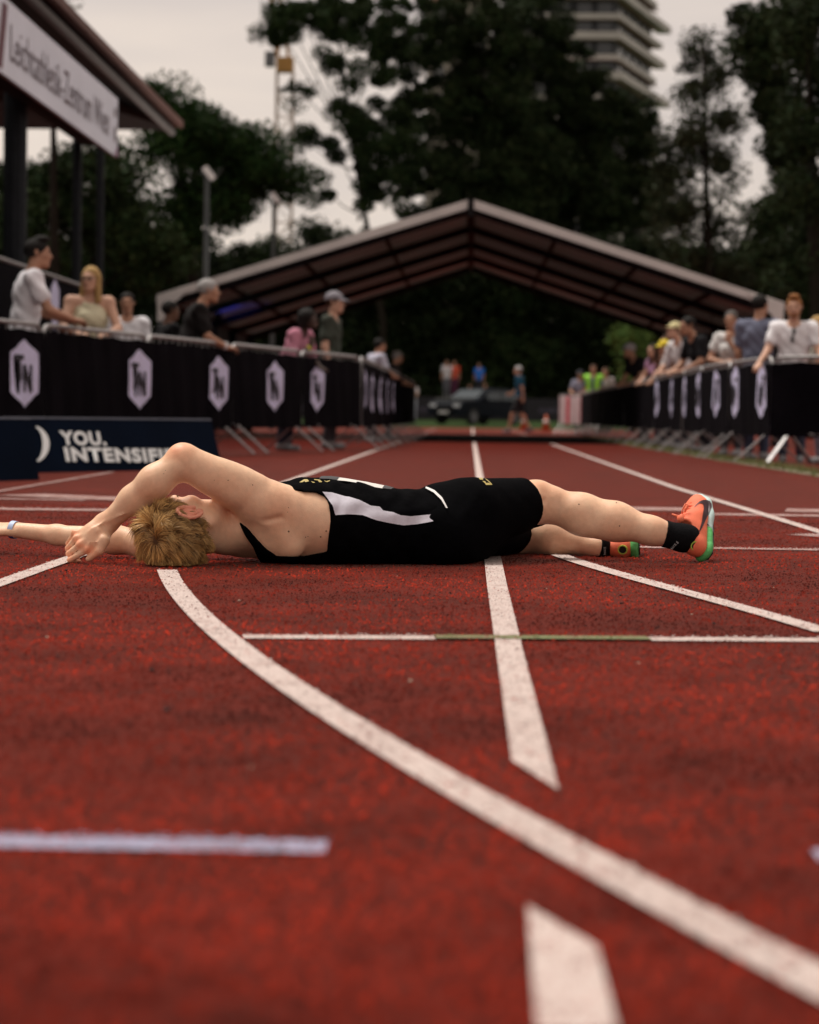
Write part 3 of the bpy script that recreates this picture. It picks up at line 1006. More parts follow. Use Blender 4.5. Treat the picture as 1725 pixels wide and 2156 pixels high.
MB().poly([sp(y1 - .08, .24), sp(y1 + .10, .24), sp(y1 + .10, .48), sp(y1 - .08, .48)]).build('emblem_dot', SGT, sign)
MB().poly([sp(Yr - .28, 0), sp(Yr, 0), sp(Yr, .22)]).build('emblem_corner', mat('magenta_corner', (.28, .10, .22), .6, .1), sign)
y2 = -XS * FPX / (992 - 3)
MB().poly([sp(y2 - .5, .05), sp(y2 - .2, .05), sp(y2 + .1, .92), sp(y2 - .2, .92)]).build('emblem_stroke', mat('red_stroke', (.13, .03, .05), .6, .1), sign)
# banner along the terrace front
ter = thing('terrace_banner', (-5.0, 26, 0), 'dark banner with faint hexagon hung along the grandstand terrace rail', 'banner')
q = MB()
ys = np.linspace(14, 31.5, 40)
z1 = at(0, 544, 5.0 * FPX / 992).z
q.strip([Vector((-5.0 + .012 * math.sin(y * 4), y, .35)) for y in ys], [Vector((-5.0 + .012 * math.sin(y * 4 + 1), y, z1 - .05)) for y in ys]); q.build('cloth', BAN, ter, True)
MB().tube([(-5.03, 14, z1), (-5.03, 31.5, z1)], .025, 8).build('rail', STEEL, ter)
for y in (15, 19, 23, 27, 31.4):
    MB().tube([(-5.06, y, 0), (-5.06, y, z1)], .02, 6).build('post', STEEL, ter)
ye = 5.0 * FPX / (992 - 107)
MB().poly([(-4.975, ye + x * .56, at(107, 641, ye).z + y * .62) for x, y in HEX]).build('emblem', EMB, ter)

# ================================================================== lamp posts behind the barriers
def lamp_post(px, py_head, Y, label):
    h = at(px, py_head, Y)
    t = thing('lamp_post', (h.x, Y, 0), label, 'street lamp')
    MB().tube([(h.x, Y, 0), (h.x, Y, h.z - .1)], [.075, .05], 10).build('pole', mat('lamp_pole', (.035, .04, .042), .5, .2), t)
    R_ = Matrix.Rotation(math.radians(-38), 3, 'Y')
    MB().box(h + Vector((.04, 0, .02)), (.13, .24, .30), R_).build('lamp_head', mat('lamp_head', (.55, .54, .53), .4, .05), t)
    MB().tube([h + Vector((-.02, 0, -.18)), h], .035, 8).build('bracket', MATS['lamp_pole'], t)
lamp_post(436, 366, 52, 'lamp post with pale tilted head standing before the dark round tree')
lamp_post(577, 418, 64, 'lamp post with small grey head standing behind the tent roof')

# ================================================================== beyond the tent: bank, hoarding, car, cones, striped cloth
q = MB(); q.prism([(-40, 90, .0), (40, 90, .0), (40, 118, .25), (-40, 118, .25)], (0, 0, -.4)); tag(q.build('grass_verge', mat('verge_grass', (.022, .040, .011), .9, .3, 2, spec=.05)), None, kind='structure')
q = MB(); q.prism([(-45, 119, 1.35), (45, 119, 1.35), (45, 175, 1.6), (-45, 175, 1.6)], (0, 0, -1.6)); tag(q.build('grass_bank', GRASS), None, kind='structure')
hg = 'dark hoardings along the far bank'
for i, x in enumerate(np.arange(-14, 16, 3.0)):
    t = thing('hoarding', (float(x), 118.6, 0), 'low dark hoarding panel along the far grass bank', 'hoarding', hg)
    MB().box((float(x), 118.6, .80), (2.96, .05, 1.15)).build('panel', mat('hoarding_dark', (.010, .009, .013), .7, .3, 2), t)
    MB().box((float(x), 118.57, .78), (1.3, .012, .22)).build('faded_print', mat('faded_print', (.045, .04, .06), .8, .4, 4), t)
    for s in (-1.3, 1.3): MB().box((float(x) + s, 118.7, .65), (.06, .06, 1.3)).build('post', ALU, t)

# parked car seen from its front corner
CAR = mat('dark_car_paint', (.004, .006, .010), .55, .1, 2, spec=.05)
GLS = mat('car_glass', (.02, .035, .045), .2, .1, spec=.4)
def car(O, rz):
    t = thing('car', (0, 0, 0), 'dark estate car with painted pale bonnet reflection parked beyond the tent', 'car')
    prof = [(-2.25, .42), (-2.22, .80), (-2.05, .98), (-1.5, 1.02), (-.95, 1.05), (-.35, 1.42), (.2, 1.52), (1.2, 1.50), (1.75, 1.40), (2.15, 1.02), (2.2, .60), (2.15, .36)]
    W_ = .88
    secs = []
    n = len(prof)
    q = MB()
    ring_ = []
    for w, ins in ((-1, 0), (-.92, .02), (.92, .02), (1, 0)):
        pts = []
        for x, z in prof:
            tuck = .16 * max(0, (z - .95) / .55)
            yy = W_ * w * (1 - tuck)
            zz = z - (.05 if abs(w) == 1 else 0)
            pts.append(Vector((x, yy, zz)))
        ring_.append(pts)
    for k in range(3): q.strip(ring_[k], ring_[k + 1])
    for k in (0, 3):
        i = len(q.v); q.v += ring_[k]; q.f.append(tuple(range(i, i + n)))
    q.strip([r[0] for r in ring_], [r[-1] for r in ring_])
    body = q.build('body', CAR, t, False)
    def g(pts, nm, m_): 
        return MB().poly(pts).build(nm, m_, t)
    g([(-.96, -.70, 1.075), (-.96, .70, 1.075), (-.40, .62, 1.425), (-.40, -.62, 1.425)], 'windscreen', GLS).location = (-.02, 0, .02)
    for s in (-1, 1):
        g([(-.75, s * .862, 1.02), (.45, s * .862, 1.02), (.45, s * .80, 1.40), (-.28, s * .80, 1.37)], 'side_window', GLS).location = (0, s * .012, 0)
        g([(.53, s * .862, 1.02), (1.85, s * .862, 1.02), (1.55, s * .80, 1.36), (.53, s * .80, 1.40)], 'side_window', GLS).location = (0, s * .012, 0)
        MB().box((-2.16, s * .62, .78), (.14, .34, .14)).build('headlight', mat('headlight_glass', (.45, .47, .5), .2, .1), t)
        MB().box((-.72, s * 1.00, 1.05), (.12, .18, .12)).build('wing_mirror', CAR, t)
        for x in (-1.42, 1.38):
            wh = MB().tube([(x, s * .70, .33), (x, s * .90, .33)], .33, 20).build('wheel', mat('tyre_rubber', (.012, .012, .012), .8, .2), t)
            MB().tube([(x, s * .89, .33), (x, s * .912, .33)], .21, 16).build('rim', mat('wheel_rim', (.10, .10, .11), .35, .2, metal=.7), wh)
    MB().box((-2.25, 0, .62), (.06, .9, .20)).build('grille', ALU, t)
    MB().box((-2.30, 0, .50), (.02, .50, .11)).build('number_plate', mat('plate_white', (.5, .5, .5), .5, .05), t)
    MB().box((-1.55, 0, 1.045), (.9, 1.35, .02)).build('bonnet_reflection', mat('painted_bonnet_reflection', (.34, .34, .31), .4, .1), t)  # pale slab, the bonnet's reflection put in as colour
    t.location = O
    t.rotation_euler = (0, 0, rz)
    return t
cp = at(1006, 894, 100)
car((cp.x, 100, .10), math.radians(52))
# traffic cones
def cone(px, py, Y, label):
    p = at(px, py, Y)
    t = thing('traffic_cone', (p.x, Y, 0), label, 'traffic cone')
    co_ = mat('cone_orange', (.38, .065, .02), .6, .1)
    MB().tube([(p.x, Y, .03), (p.x, Y, .52)], [.14, .03], 14).build('cone', co_, t, True)
    MB().tube([(p.x, Y, .26), (p.x, Y, .36)], [.103, .080], 14).build('band', mat('cone_band', (.7, .62, .58), .6, .05), t, True)
    MB().box((p.x, Y, .015), (.36, .36, .03)).build('base', co_, t)
cone(1150, 893, 74, 'orange traffic cone standing between the walking man and the striped cloth')
cone(1104, 893, 76, 'orange traffic cone half hidden behind the walking man')
# striped cloth barrier
t = thing('striped_barrier', (2.7, 62.0, 0), 'barrier hung with a red and white striped cloth beyond the tent, before the steward', 'barrier')
xa, xb = at(1178, 860, 62.0).x, at(1242, 860, 62.0).x
n = 9
zc1, zc0 = at(1210, 834, 62.0).z, at(1210, 893, 62.0).z
cols = ['w', 'w', 'r', 'w', 'w', 'w', 'p', 'r', 'w']
CW = mat('white_stripe_cloth', (.92, .80, .82), .8, .1); CRd = mat('red_stripe_cloth', (.80, .06, .10), .8, .1); CPk = mat('pink_stripe_cloth', (.80, .35, .38), .8, .1)
for i in range(n):
    x0, x1 = xa + (xb - xa) * i / n, xa + (xb - xa) * (i + 1) / n
    xs = np.linspace(x0, x1, 4)
    yy = lambda x: 62.0 + .05 * math.sin((x - xa) * 22)
    MB().strip([Vector((x, yy(x), zc0)) for x in xs], [Vector((x, yy(x), zc1)) for x in xs]).build('stripe', {'w': CW, 'r': CRd, 'p': CPk}[cols[i]], t, True)
MB().tube([(xa, 62.05, zc1 + .01), (xb, 62.05, zc1 + .01)], .02, 8).build('top_rail', STEEL, t)
for i in range(7):
    x = xa - .1 + (xb - xa + .2) * i / 6
    MB().tube([(x + .18, 62.05, zc0 + .05), (x - .05, 61.6, .01)], .015, 6).build('foot', STEEL, t)
# ================================================================== trees
BARK = mat('tree_bark', (.016, .013, .010), .9, .3, 6, .4, 20, spec=.05)
LEAF = mat('tree_leaves', (1, 1, 1), .6, .15, 3, attr='tint', spec=.03)
def tree(name, label, Y, trunk_px, lobes, col, leaf=.16, group=None, dens=1.0, seed=1, trunk_r=.28, depth=1.0, flatcl=.34):
    """lobes: (px, py, rx, ry, density) in picture units at the distance Y; density 1 = closed foliage"""
    rg = np.random.default_rng(seed)
    base = at(trunk_px, 877, Y); base.z = 0
    t = thing(name, base, label, 'tree', group)
    pm = FPX / Y
    VV, TT = [], []
    tops = []
    for (px, py, rx, ry, d) in lobes:
        c = np.array(at(px, py, Y + rg.normal(0, .6)))
        r = np.array((rx / pm, max(rx, ry) / pm * depth * .8, ry / pm))
        tops.append((c, r))
        area = math.pi * rx * ry / pm ** 2
        n = int(area / (leaf * leaf * .55) * 9.0 * d * dens)
        ncl = max(4, int(area * (1.5 if d < .8 else 3.2) * min(1.0, d + .25)))
        u = rg.normal(size=(ncl, 3)); u /= np.linalg.norm(u, axis=1, keepdims=True)
        cc = c + u * (rg.random((ncl, 1)) ** .38) * r
        k = rg.integers(0, ncl, n)
        sz = flatcl * rg.uniform(.6, 1.5, (ncl, 1))
        bd = rg.normal(size=(n, 3)); bd /= np.linalg.norm(bd, axis=1, keepdims=True)
        p = cc[k] + bd * rg.random((n, 1)) ** .5 * np.array((1, 1, .75)) * sz[k] * 1.75
        a = rg.normal(size=(n, 3)); a /= np.linalg.norm(a, axis=1, keepdims=True)
        b = np.cross(a, rg.normal(size=(n, 3))); b /= np.linalg.norm(b, axis=1, keepdims=True)
        s = leaf * rg.uniform(.6, 1.3, (n, 1))
        a = a * s * .62; b = b * s * .36
        VV.append(np.stack([p - a, p + b, p + a, p - b], 1).reshape(-1, 3))
        sh = rg.uniform(.6, 1.35, n) * rg.uniform(.65, 1.35, ncl)[k]
        cl_ = np.array(col)[None, :] * sh[:, None]
        cl_[:, 0] *= rg.uniform(.8, 1.3, n)
        TT.append(np.repeat(cl_, 4, axis=0))
    V = np.concatenate(VV); T = np.concatenate(TT)
    me = mesh_np('crown', V, np.arange(len(V)).reshape(-1, 4))
    ca = me.color_attributes.new('tint', 'FLOAT_COLOR', 'POINT')
    ca.data.foreach_set('color', np.concatenate([T, np.ones((len(T), 1))], 1).astype(np.float32).ravel())
    obj('crown', me, LEAF, t)
    q = MB()
    topz = max(c[2] for c, r in tops); 
    tc_ = max(tops, key=lambda z: z[0][2])[0]
    H_ = topz
    pts = [Vector((base.x, Y, 0)), Vector((base.x + .1, Y, H_ * .25)), Vector((base.x * .7 + tc_[0] * .3, Y + .1, H_ * .6)), Vector((base.x * .4 + tc_[0] * .6, Y, H_ * .98))]
    q.tube(pts, [trunk_r, trunk_r * .8, trunk_r * .5, .05], 8)
    for c, r in tops:
        z0 = max(.8, min(c[2] - 1.2 * r[2], H_ * .7)); f = z0 / H_
        x0 = base.x + (tc_[0] - base.x) * f * .6
        q.tube([(x0, Y, z0), ((x0 + c[0]) / 2, (Y + c[1]) / 2, (z0 + c[2]) / 2 - .2), tuple(c)], [trunk_r * .22, trunk_r * .14, .02], 5)
    q.build('trunk', BARK, t, True)
    return t
DK, MD, LT, OL = (.022, .034, .014), (.022, .038, .014), (.022, .048, .014), (.030, .038, .019)
tree('broad_tree', 'tall loose tree with sky showing through its crown, beside the tower crane', 120, 800,
     [(588, 62, 46, 42, .9), (640, 30, 60, 40, .8), (720, 45, 80, 55, .9), (600, 25, 40, 30, .5), (800, 60, 80, 70, 1), (690, 120, 60, 30, .35), (760, 140, 60, 50, .55), (640, 200, 30, 45, .25), (725, 245, 40, 40, .45),
      (650, 300, 40, 50, .38), (720, 330, 45, 50, .50), (780, 260, 50, 80, .6), (690, 400, 45, 40, .28), (770, 390, 45, 60, .55), (830, 330, 60, 110, .9)], MD, .17, seed=3, trunk_r=.22, dens=1.6)
tree('broad_tree', 'dense dark tree rising straight behind the tent ridge', 132, 1010,
     [(900, 110, 110, 110, 1.3), (1010, 60, 120, 90, 1.3), (930, 260, 110, 110, 1.3), (1040, 210, 120, 120, 1.3), (920, 400, 100, 90, 1.2), (1030, 390, 120, 100, 1.3), (1110, 310, 90, 120, 1.2), (985, 400, 60, 60, 1.3), (1100, 430, 80, 60, 1.3)], DK, .20, seed=4, trunk_r=.45)
tree('broad_tree', 'dense dark tree covering the foot of the tower block', 136, 1210,
     [(1130, 60, 90, 110, 1.2), (1190, 180, 80, 100, 1.2), (1160, 330, 100, 110, 1.2), (1260, 260, 80, 70, 1.1), (1310, 330, 80, 80, .9), (1270, 420, 110, 80, 1.1), (1360, 420, 60, 70, .9), (1300, 255, 80, 60, 1.2), (1360, 300, 45, 50, .9), (1245, 190, 50, 45, 1.1), (1385, 370, 40, 60, .7), (1400, 470, 60, 60, .9), (1190, 440, 90, 55, 1.3), (1300, 470, 80, 50, 1.2)], DK, .20, seed=5, trunk_r=.4)
tree('slender_tree', 'slender loose tree with visible trunk between the tower block and the poplars', 80, 1492,
     [(1462, 85, 20, 30, .7), (1450, 130, 26, 30, .7), (1488, 110, 18, 34, .6), (1470, 180, 40, 36, .7), (1515, 175, 28, 45, .6), (1440, 190, 22, 24, .5), (1500, 240, 50, 40, .45), (1450, 270, 45, 40, .6), (1540, 255, 28, 30, .4), (1490, 320, 60, 45, 1.0),
      (1420, 330, 40, 45, .6), (1440, 400, 50, 40, .35), (1530, 390, 40, 50, .4), (1430, 470, 40, 60, .4), (1480, 470, 50, 50, .35), (1540, 480, 40, 50, .4), (1470, 550, 80, 40, .35), (1560, 560, 40, 50, .5), (1410, 385, 36, 50, .5), (1400, 440, 40, 50, .5)], OL, .12, dens=1.05, seed=6, trunk_r=.22)
tree('poplar_tree', 'tall dark poplar standing over the white tent corner', 64, 1640,
     [(1565, 40, 36, 60, 1.0), (1605, 70, 55, 90, 1.2), (1600, 170, 36, 60, 1.0), (1650, 200, 50, 120, 1.1), (1645, 330, 36, 90, .8), (1650, 440, 60, 90, 1.1), (1600, 470, 40, 70, .8), (1640, 560, 60, 70, 1.0), (1640, 30, 60, 70, 1.2)], DK, .11, seed=7, trunk_r=.26, dens=1.3)
tree('poplar_tree', 'tall dark poplar rising behind the man in the white V-neck shirt', 58, 1716,
     [(1700, 60, 50, 110, 1.2), (1720, 200, 50, 120, 1.2), (1700, 330, 50, 110, 1.0), (1720, 470, 50, 110, 1.1), (1700, 590, 50, 90, 1.2)], DK, .11, seed=8, trunk_r=.3, dens=1.4)
tree('round_tree', 'round green tree rising behind the grandstand roof corner', 74, 420,
     [(325, 215, 42, 38, 1.2), (390, 235, 50, 45, 1.2), (450, 270, 55, 48, 1.2), (520, 310, 50, 40, 1.2), (575, 345, 42, 36, 1.1), (380, 330, 90, 70, 1.2), (500, 380, 90, 60, 1.2), (420, 440, 110, 80, 1.2), (600, 400, 50, 36, 1.0)], LT, .13, seed=9, trunk_r=.3, dens=1.5, flatcl=.42)
tree('round_tree', 'dark green tree standing behind the grandstand posts', 70, 170,
     [(240, 360, 80, 60, 1.1), (120, 380, 80, 70, 1.2), (30, 400, 80, 70, 1.2), (200, 470, 110, 80, 1.2), (80, 500, 110, 80, 1.2), (290, 520, 90, 80, 1.2)], MD, .13, seed=10, trunk_r=.25, dens=1.5, flatcl=.42)
tree('round_tree', 'small tree peeping over the grandstand roof', 66, 108, [(112, 12, 16, 22, .9), (95, 30, 16, 20, .9), (100, 70, 40, 50, .9), (80, 140, 60, 60, 1)], MD, .11, seed=11, trunk_r=.2)
# lower trees closing the view under the crowns
ug = 'low dark trees along the far bank'
ulab = 'low dark leafy tree in the row along the far bank'
for i, px in enumerate((-330, -170, -20, 130, 290, 440, 590, 740, 890, 1040, 1190, 1340, 1490, 1640, 1780, 1940, 2100)):
    r_ = random.Random(i)
    tree('low_tree', ulab, 126 + r_.uniform(-2, 5), px, [(px - 30, 560 + r_.uniform(-25, 30), 95, 75, 1.5), (px + 40, 600 + r_.uniform(-20, 20), 95, 80, 1.5), (px, 690, 105, 90, 1.6), (px - 40, 780, 95, 80, 1.6), (px + 45, 770, 95, 85, 1.6), (px, 845, 105, 45, 1.5)],
         (.014, .022, .009) if i % 3 else (.020, .034, .012), .22, ug, 1.0, 20 + i, .3, flatcl=.5)
tree('low_tree', 'rounded bright green bush glimpsed under the tent edge', 72, 1330, [(1330, 700, 34, 26, 1.0), (1322, 725, 30, 20, 1.0), (1345, 740, 30, 24, 1.0), (1330, 790, 34, 50, 1.0)], (.07, .12, .03), .10, None, 1.0, 50, .12)

# ================================================================== tower block
TY = 330.0
ang = math.radians(15.6)
c0 = at(1291, 877, TY); X0 = c0.x
sd_ = Vector((math.sin(ang), math.cos(ang), 0)); fd = Vector((-math.cos(ang * .3), math.sin(ang * .3) * .3, 0)).normalized()
WHTB = mat('tower_parapet', (.40, .375, .35), .7, .12, .2)
WARM = mat('tower_soffit', (.30, .17, .11), .7, .15, .2)
DKB = mat('tower_wall', (.018, .02, .025), .6, .2, .3)
GLB = mat('tower_glass', (.02, .025, .03), .25, .2, .4, spec=.6)
tower = thing('tower_block', (X0, TY, 0), 'tall apartment tower with stepped white balcony bands behind the trees', 'building')
FH = 2.75; LS, LFr = 27.0, 16.0
C0 = Vector((X0, TY, 0))
def tp(f, s, z): return C0 + fd * f + sd_ * s + Vector((0, 0, z))
NF = 26
q = MB(); q.prism([tp(.8, .8, 0), tp(LFr, .8, 0), tp(LFr, LS - 1, 0), tp(.8, LS - 1, 0)], (0, 0, NF * FH)); q.build('wall', DKB, tower)
for k in range(NF):
    z = k * FH
    e = (0, 3.4, -2.9, 1.6)[k % 4]; e2 = (0, -2.6, 1.6, -.8)[k % 4]
    q = MB(); q.prism([tp(-.2 + e2 * .2, -.6 + e2 * .3, z), tp(LFr, -.6 + e2 * .3, z), tp(LFr, .9, z), tp(.9, .9, z), tp(.9, LS + e, z), tp(-.2 + e2 * .2 - .5, LS + e, z)], (0, 0, .25 + (.75 if k % 2 else .50))); bal = q.build('balcony', WHTB, tower)
    if k >= 14:
        q = MB(); q.poly([tp(-.1, -.5, z - .02), tp(LFr, -.5, z - .02), tp(LFr, .8, z - .02), tp(.7, .8, z - .02), tp(.7, LS, z - .02), tp(-.1, LS, z - .02)]); q.build('soffit', WARM, bal)
        for f in (2.2, 5.0, 8.0, 11.0):
            MB().box(tp(f, .78, z + 1.75), (1.9, .08, 1.5)).build('window', GLB, tower)
        for s_ in (4.0, 9.0, 14.0, 19.0, 24.0):
            R_ = Matrix.Rotation(-ang, 3, 'Z')
            MB().box(tp(.76, s_, z + 1.75), (.08, 2.8, 1.5), R_).build('window', GLB, tower)
# second block, a glimpse above the trees
b0 = at(955, 877, 250); 
blk = thing('apartment_block', (b0.x, 250, 0), 'cream apartment block glimpsed above the dark trees', 'building')
zt_ = at(955, 2, 250).z
MB().box((b0.x, 256, zt_ / 2), (6.6, 12, zt_)).build('wall', mat('cream_wall', (.30, .27, .23), .7, .1, .3), blk)
MB().box((b0.x, 256, zt_ + .15), (7.4, 12.8, .3)).build('roof_edge', WARM, blk)
for r_ in range(4):
    for k in range(3):
        w = MB().box((b0.x - 2.1 + k * 2.1, 249.97, zt_ - 1.7 - r_ * 2.9), (1.2, .06, 1.7)).build('window', GLB, blk)
        MB().box((b0.x - 2.1 + k * 2.1, 249.94, zt_ - 1.7 - r_ * 2.9), (.12, .06, 1.7)).build('mullion', mat('window_bar', (.42, .42, .4), .6, .1), w)
# tower crane
KY = 300.0
ORG = mat('crane_yellow', (.34, .17, .04), .6, .15, .5)
STC = mat('crane_steel', (.33, .25, .20), .6, .15, .5)
kc = at(592, 877, KY); kx = kc.x
zc = at(592, 152, KY).z
crane = thing('tower_crane', (kx, KY, 0), 'yellow lattice tower crane standing behind the loose tree', 'crane')
hw_ = 1.0
q = MB()
for sx in (-1, 1):
    for sy in (-1, 1): q.tube([(kx + sx * hw_, KY + sy * hw_, 0), (kx + sx * hw_, KY + sy * hw_, zc)], .13, 5)
q.build('mast_legs', STC, crane)
q = MB(); z = 20.0; k = 0
while z < zc - 2:
    for sy in (-1, 1):
        a_, b_ = (-1, 1) if k % 2 else (1, -1)
        q.tube([(kx + a_ * hw_, KY + sy * hw_, z), (kx + b_ * hw_, KY + sy * hw_, z + 2.2)], .06, 4)
        q.tube([(kx - hw_, KY + sy * hw_, z), (kx + hw_, KY + sy * hw_, z)], .06, 4)
    for sx in (-1, 1): q.tube([(kx + sx * hw_, KY - hw_, z), (kx + sx * hw_, KY + hw_, z + 2.2)], .06, 4)
    z += 2.2; k += 1
o = q.build('mast_lattice', STC, crane); o['kind'] = 'stuff'
MB().box((kx, KY, zc + .9), (2.1, 2.1, 1.8)).build('slewing_unit', ORG, crane)
MB().box((kx - 1.9, KY, zc + 1.6), (1.2, 1.4, 1.8)).build('cab', mat('crane_cab', (.10, .10, .11), .4, .1), crane)
MB().box((kx + .6, KY, zc - 2.2), (2.6, 2.6, .25)).build('platform', mat('crane_dark', (.08, .08, .09), .5, .1), crane)
q = MB(); q.tube([(kx - 1.0, KY, zc + 2), (kx - 2.2, KY - 4, zc + 14), (kx - 3.2, KY - 8, zc + 26)], .30, 6); q.tube([(kx + .4, KY, zc + 2), (kx - 1.2, KY - 4, zc + 14), (kx - 3.0, KY - 8, zc + 26)], .25, 6)
for k in range(8):
    f = k / 8; g_ = (k + 1) / 8
    q.tube([(kx - 1.0 - 2.2 * f, KY - 8 * f, zc + 2 + 24 * f), (kx + .4 - 3.4 * g_, KY - 8 * g_, zc + 2 + 24 * g_)], .10, 4)
q.build('jib', ORG, crane)
MB().tube([(kx - 2.6, KY - 6, zc + 26), (kx - 2.6, KY - 6, zc + 4)], .05, 4).build('cable', MATS['crane_dark'], crane)
# ================================================================== the runner
def A(px, py, Y):
    return np.array(at(px, py, Y - .19 * min(1.0, max(0.0, (900 - px) / 600))))

def frame(t, s):
    """orthonormal columns: toe direction, side, dorsal (s = sole normal)"""
    t = np.array(t, float); t /= np.linalg.norm(t)
    d = -np.array(s, float); d -= t * (d @ t); d /= np.linalg.norm(d)
    return np.stack([t, np.cross(d, t), d], 1)          # x=toe, y=left of the wearer, z=dorsal

def head_prims(C, R, k=1.0, nose=True):
    """head in its own axes: x right, y forward, z up; R columns are those axes in the world"""
    def P(x, y, z): return np.array(C) + R @ (np.array((x, y, z)) * k)
    q = [
        (Ell(P(0, -.012, .028), np.array((.074, .094, .082)) * k, R), .02 * k),
        (Ell(P(0, .030, -.020), np.array((.060, .062, .088)) * k, R), .02 * k),
        (Ell(P(0, .048, -.072), np.array((.042, .040, .034)) * k, R), .025 * k),
        (Ell(P(0, .070, -.098), np.array((.020, .018, .015)) * k, R), .025 * k),
        (Ell(P(.042, .052, -.022), np.array((.024, .026, .022)) * k, R), .02 * k),
        (Ell(P(-.042, .052, -.022), np.array((.024, .026, .022)) * k, R), .02 * k),
        (Ell(P(0, .078, .020), np.array((.048, .016, .014)) * k, R), .02 * k),
        (Cone(P(.044, -.006, -.060), P(.018, .058, -.098), .014 * k, .014 * k), .035 * k),
        (Cone(P(-.044, -.006, -.060), P(-.018, .058, -.098), .014 * k, .014 * k), .035 * k),
    ]
    if nose:
        q += [(Cone(P(0, .086, .008), P(0, .110, -.032), .008 * k, .013 * k), .012 * k),
              (Ell(P(.011, .098, -.036), np.array((.010, .012, .009)) * k, R), .008 * k),
              (Ell(P(-.011, .098, -.036), np.array((.010, .012, .009)) * k, R), .008 * k),
              (Ell(P(0, .090, -.060), np.array((.022, .010, .006)) * k, R), .008 * k),
              (Ell(P(0, .088, -.070), np.array((.019, .010, .006)) * k, R), .008 * k)]
    return q

def hand_prims(W, fdir, back, side, k=1.0, curl=0.5, spread=0.12):
    """relaxed hand: W wrist, fdir towards the fingers, back = normal of the back, side = towards the thumb"""
    f = np.array(fdir, float); f /= np.linalg.norm(f)
    b = np.array(back, float); b -= f * (b @ f); b /= np.linalg.norm(b)
    s = np.array(side, float); s = s - f * (s @ f) - b * (s @ b); s /= np.linalg.norm(s)
    def P(x, y, z): return np.array(W) + (f * x + s * y + b * z) * k
    q = [(Cone(P(-.01, 0, 0), P(.05, 0, 0), .026 * k, .036 * k, (b, .5)), .02 * k),
         (Cone(P(.05, .004, 0), P(.082, .002, 0), .036 * k, .036 * k, (b, .42)), .012 * k)]
    for i, (y, ln) in enumerate(((.028, .072), (.010, .080), (-.010, .075), (-.028, .058))):
        a0 = P(.084, y, 0)
        dirn = f * math.cos(curl * .6) - b * math.sin(curl * .6) + s * (y * spread / .03)
        a1 = a0 + dirn * ln * .48 * k
        d2 = f * math.cos(curl * 1.7) - b * math.sin(curl * 1.7)
        a2 = a1 + d2 * ln * .30 * k
        d3 = f * math.cos(curl * 2.5) - b * math.sin(curl * 2.5)
        a3 = a2 + d3 * ln * .24 * k
        q += [(Cone(a0, a1, .0098 * k, .0088 * k), .006 * k), (Cone(a1, a2, .0088 * k, .0080 * k), .003 * k),
              (Cone(a2, a3, .0080 * k, .0068 * k), .003 * k)]
    t0, t1 = P(.022, .030, -.006), P(.052, .052, -.014)
    t2 = P(.080, .058, -.022)
    q += [(Cone(t0, t1, .016 * k, .011 * k), .012 * k), (Cone(t1, t2, .0105 * k, .0085 * k), .004 * k)]
    return q

# -- joints, from the picture and the level ground
KN_R = A(1130, 1058, 7.26); AN_R = A(1426, 1131, 7.20)
HIP_R = A(985, 1092, 7.00); HIP_L = A(1000, 1108, 7.18)
KN_L = A(1092, 1124, 7.56); AN_L = A(1268, 1154, 7.44)
SH_R = A(572, 1070, 6.86); EL_R = A(386, 974, 6.84); WR_R = A(232, 1100, 6.90)
EL_L = A(306, 1146, 7.12); WR_L = A(34, 1116, 7.27); SH_L = A(520, 1120, 7.15)
HEAD = A(386, 1116, 6.86)
HK = 1.07

torso, legs, rest = [], [], []
torso += [
    (Ell(A(600, 1106, 6.99), (.150, .175, .112)), .05),
    (Ell(A(690, 1104, 6.98), (.155, .168, .126)), .05),
    (Ell(A(790, 1110, 6.98), (.150, .155, .112)), .06),
    (Ell(A(880, 1116, 7.00), (.140, .152, .104)), .06),
    (Ell(A(955, 1106, 7.06), (.125, .165, .122)), .06),
    (Ell(A(935, 1134, 6.93), (.100, .085, .074)), .05),
    (Ell(A(950, 1138, 7.16), (.100, .085, .070)), .05),
    (Ell(A(640, 1052, 6.92), (.100, .075, .040)), .05),
]
up = np.array((0, 0, 1.0))
legs += [
    (Cone(HIP_R, KN_R, .083, .056), .05),
    (Cone(A(1000, 1072, 7.02), A(1090, 1060, 7.20), .070, .058), .05),
    (Cone(HIP_L, KN_L, .083, .056), .05),
]
shin = [
    # right knee, calf and ankle
    (Ell(A(1128, 1054, 7.245), (.062, .056, .058)), .03),
    (Ell(A(1133, 1030, 7.23), (.030, .032, .022)), .018),
    (Ell(A(1166, 1046, 7.235), (.030, .034, .026)), .02),
    (Cone(A(1140, 1062, 7.25), A(1225, 1080, 7.24), .052, .053), .03),
    (Cone(A(1225, 1082, 7.24), A(1296, 1098, 7.23), .056, .053), .04),
    (Cone(A(1296, 1098, 7.23), A(1372, 1117, 7.21), .053, .040), .04),
    (Cone(A(1372, 1118, 7.21), A(1440, 1133, 7.22), .039, .033), .03),
    (Ell(A(1250, 1104, 7.23), (.070, .044, .034)), .03),
    # left knee, calf and ankle
    (Ell(A(1095, 1124, 7.55), (.060, .058, .056)), .03),
    (Cone(A(1100, 1126, 7.54), A(1160, 1128, 7.50), .056, .058), .03),
    (Cone(A(1160, 1128, 7.50), A(1260, 1152, 7.44), .056, .030), .03),
    (Cone(A(1260, 1152, 7.44), A(1292, 1157, 7.48), .029, .026), .03),
]
hR = np.array
neckA = A(505, 1128, 6.98)
u_h = np.array((-.93, -.33, .02)); u_h /= np.linalg.norm(u_h)
f_h = np.array((-.02, .73, .68)); f_h -= u_h * (f_h @ u_h); f_h /= np.linalg.norm(f_h)
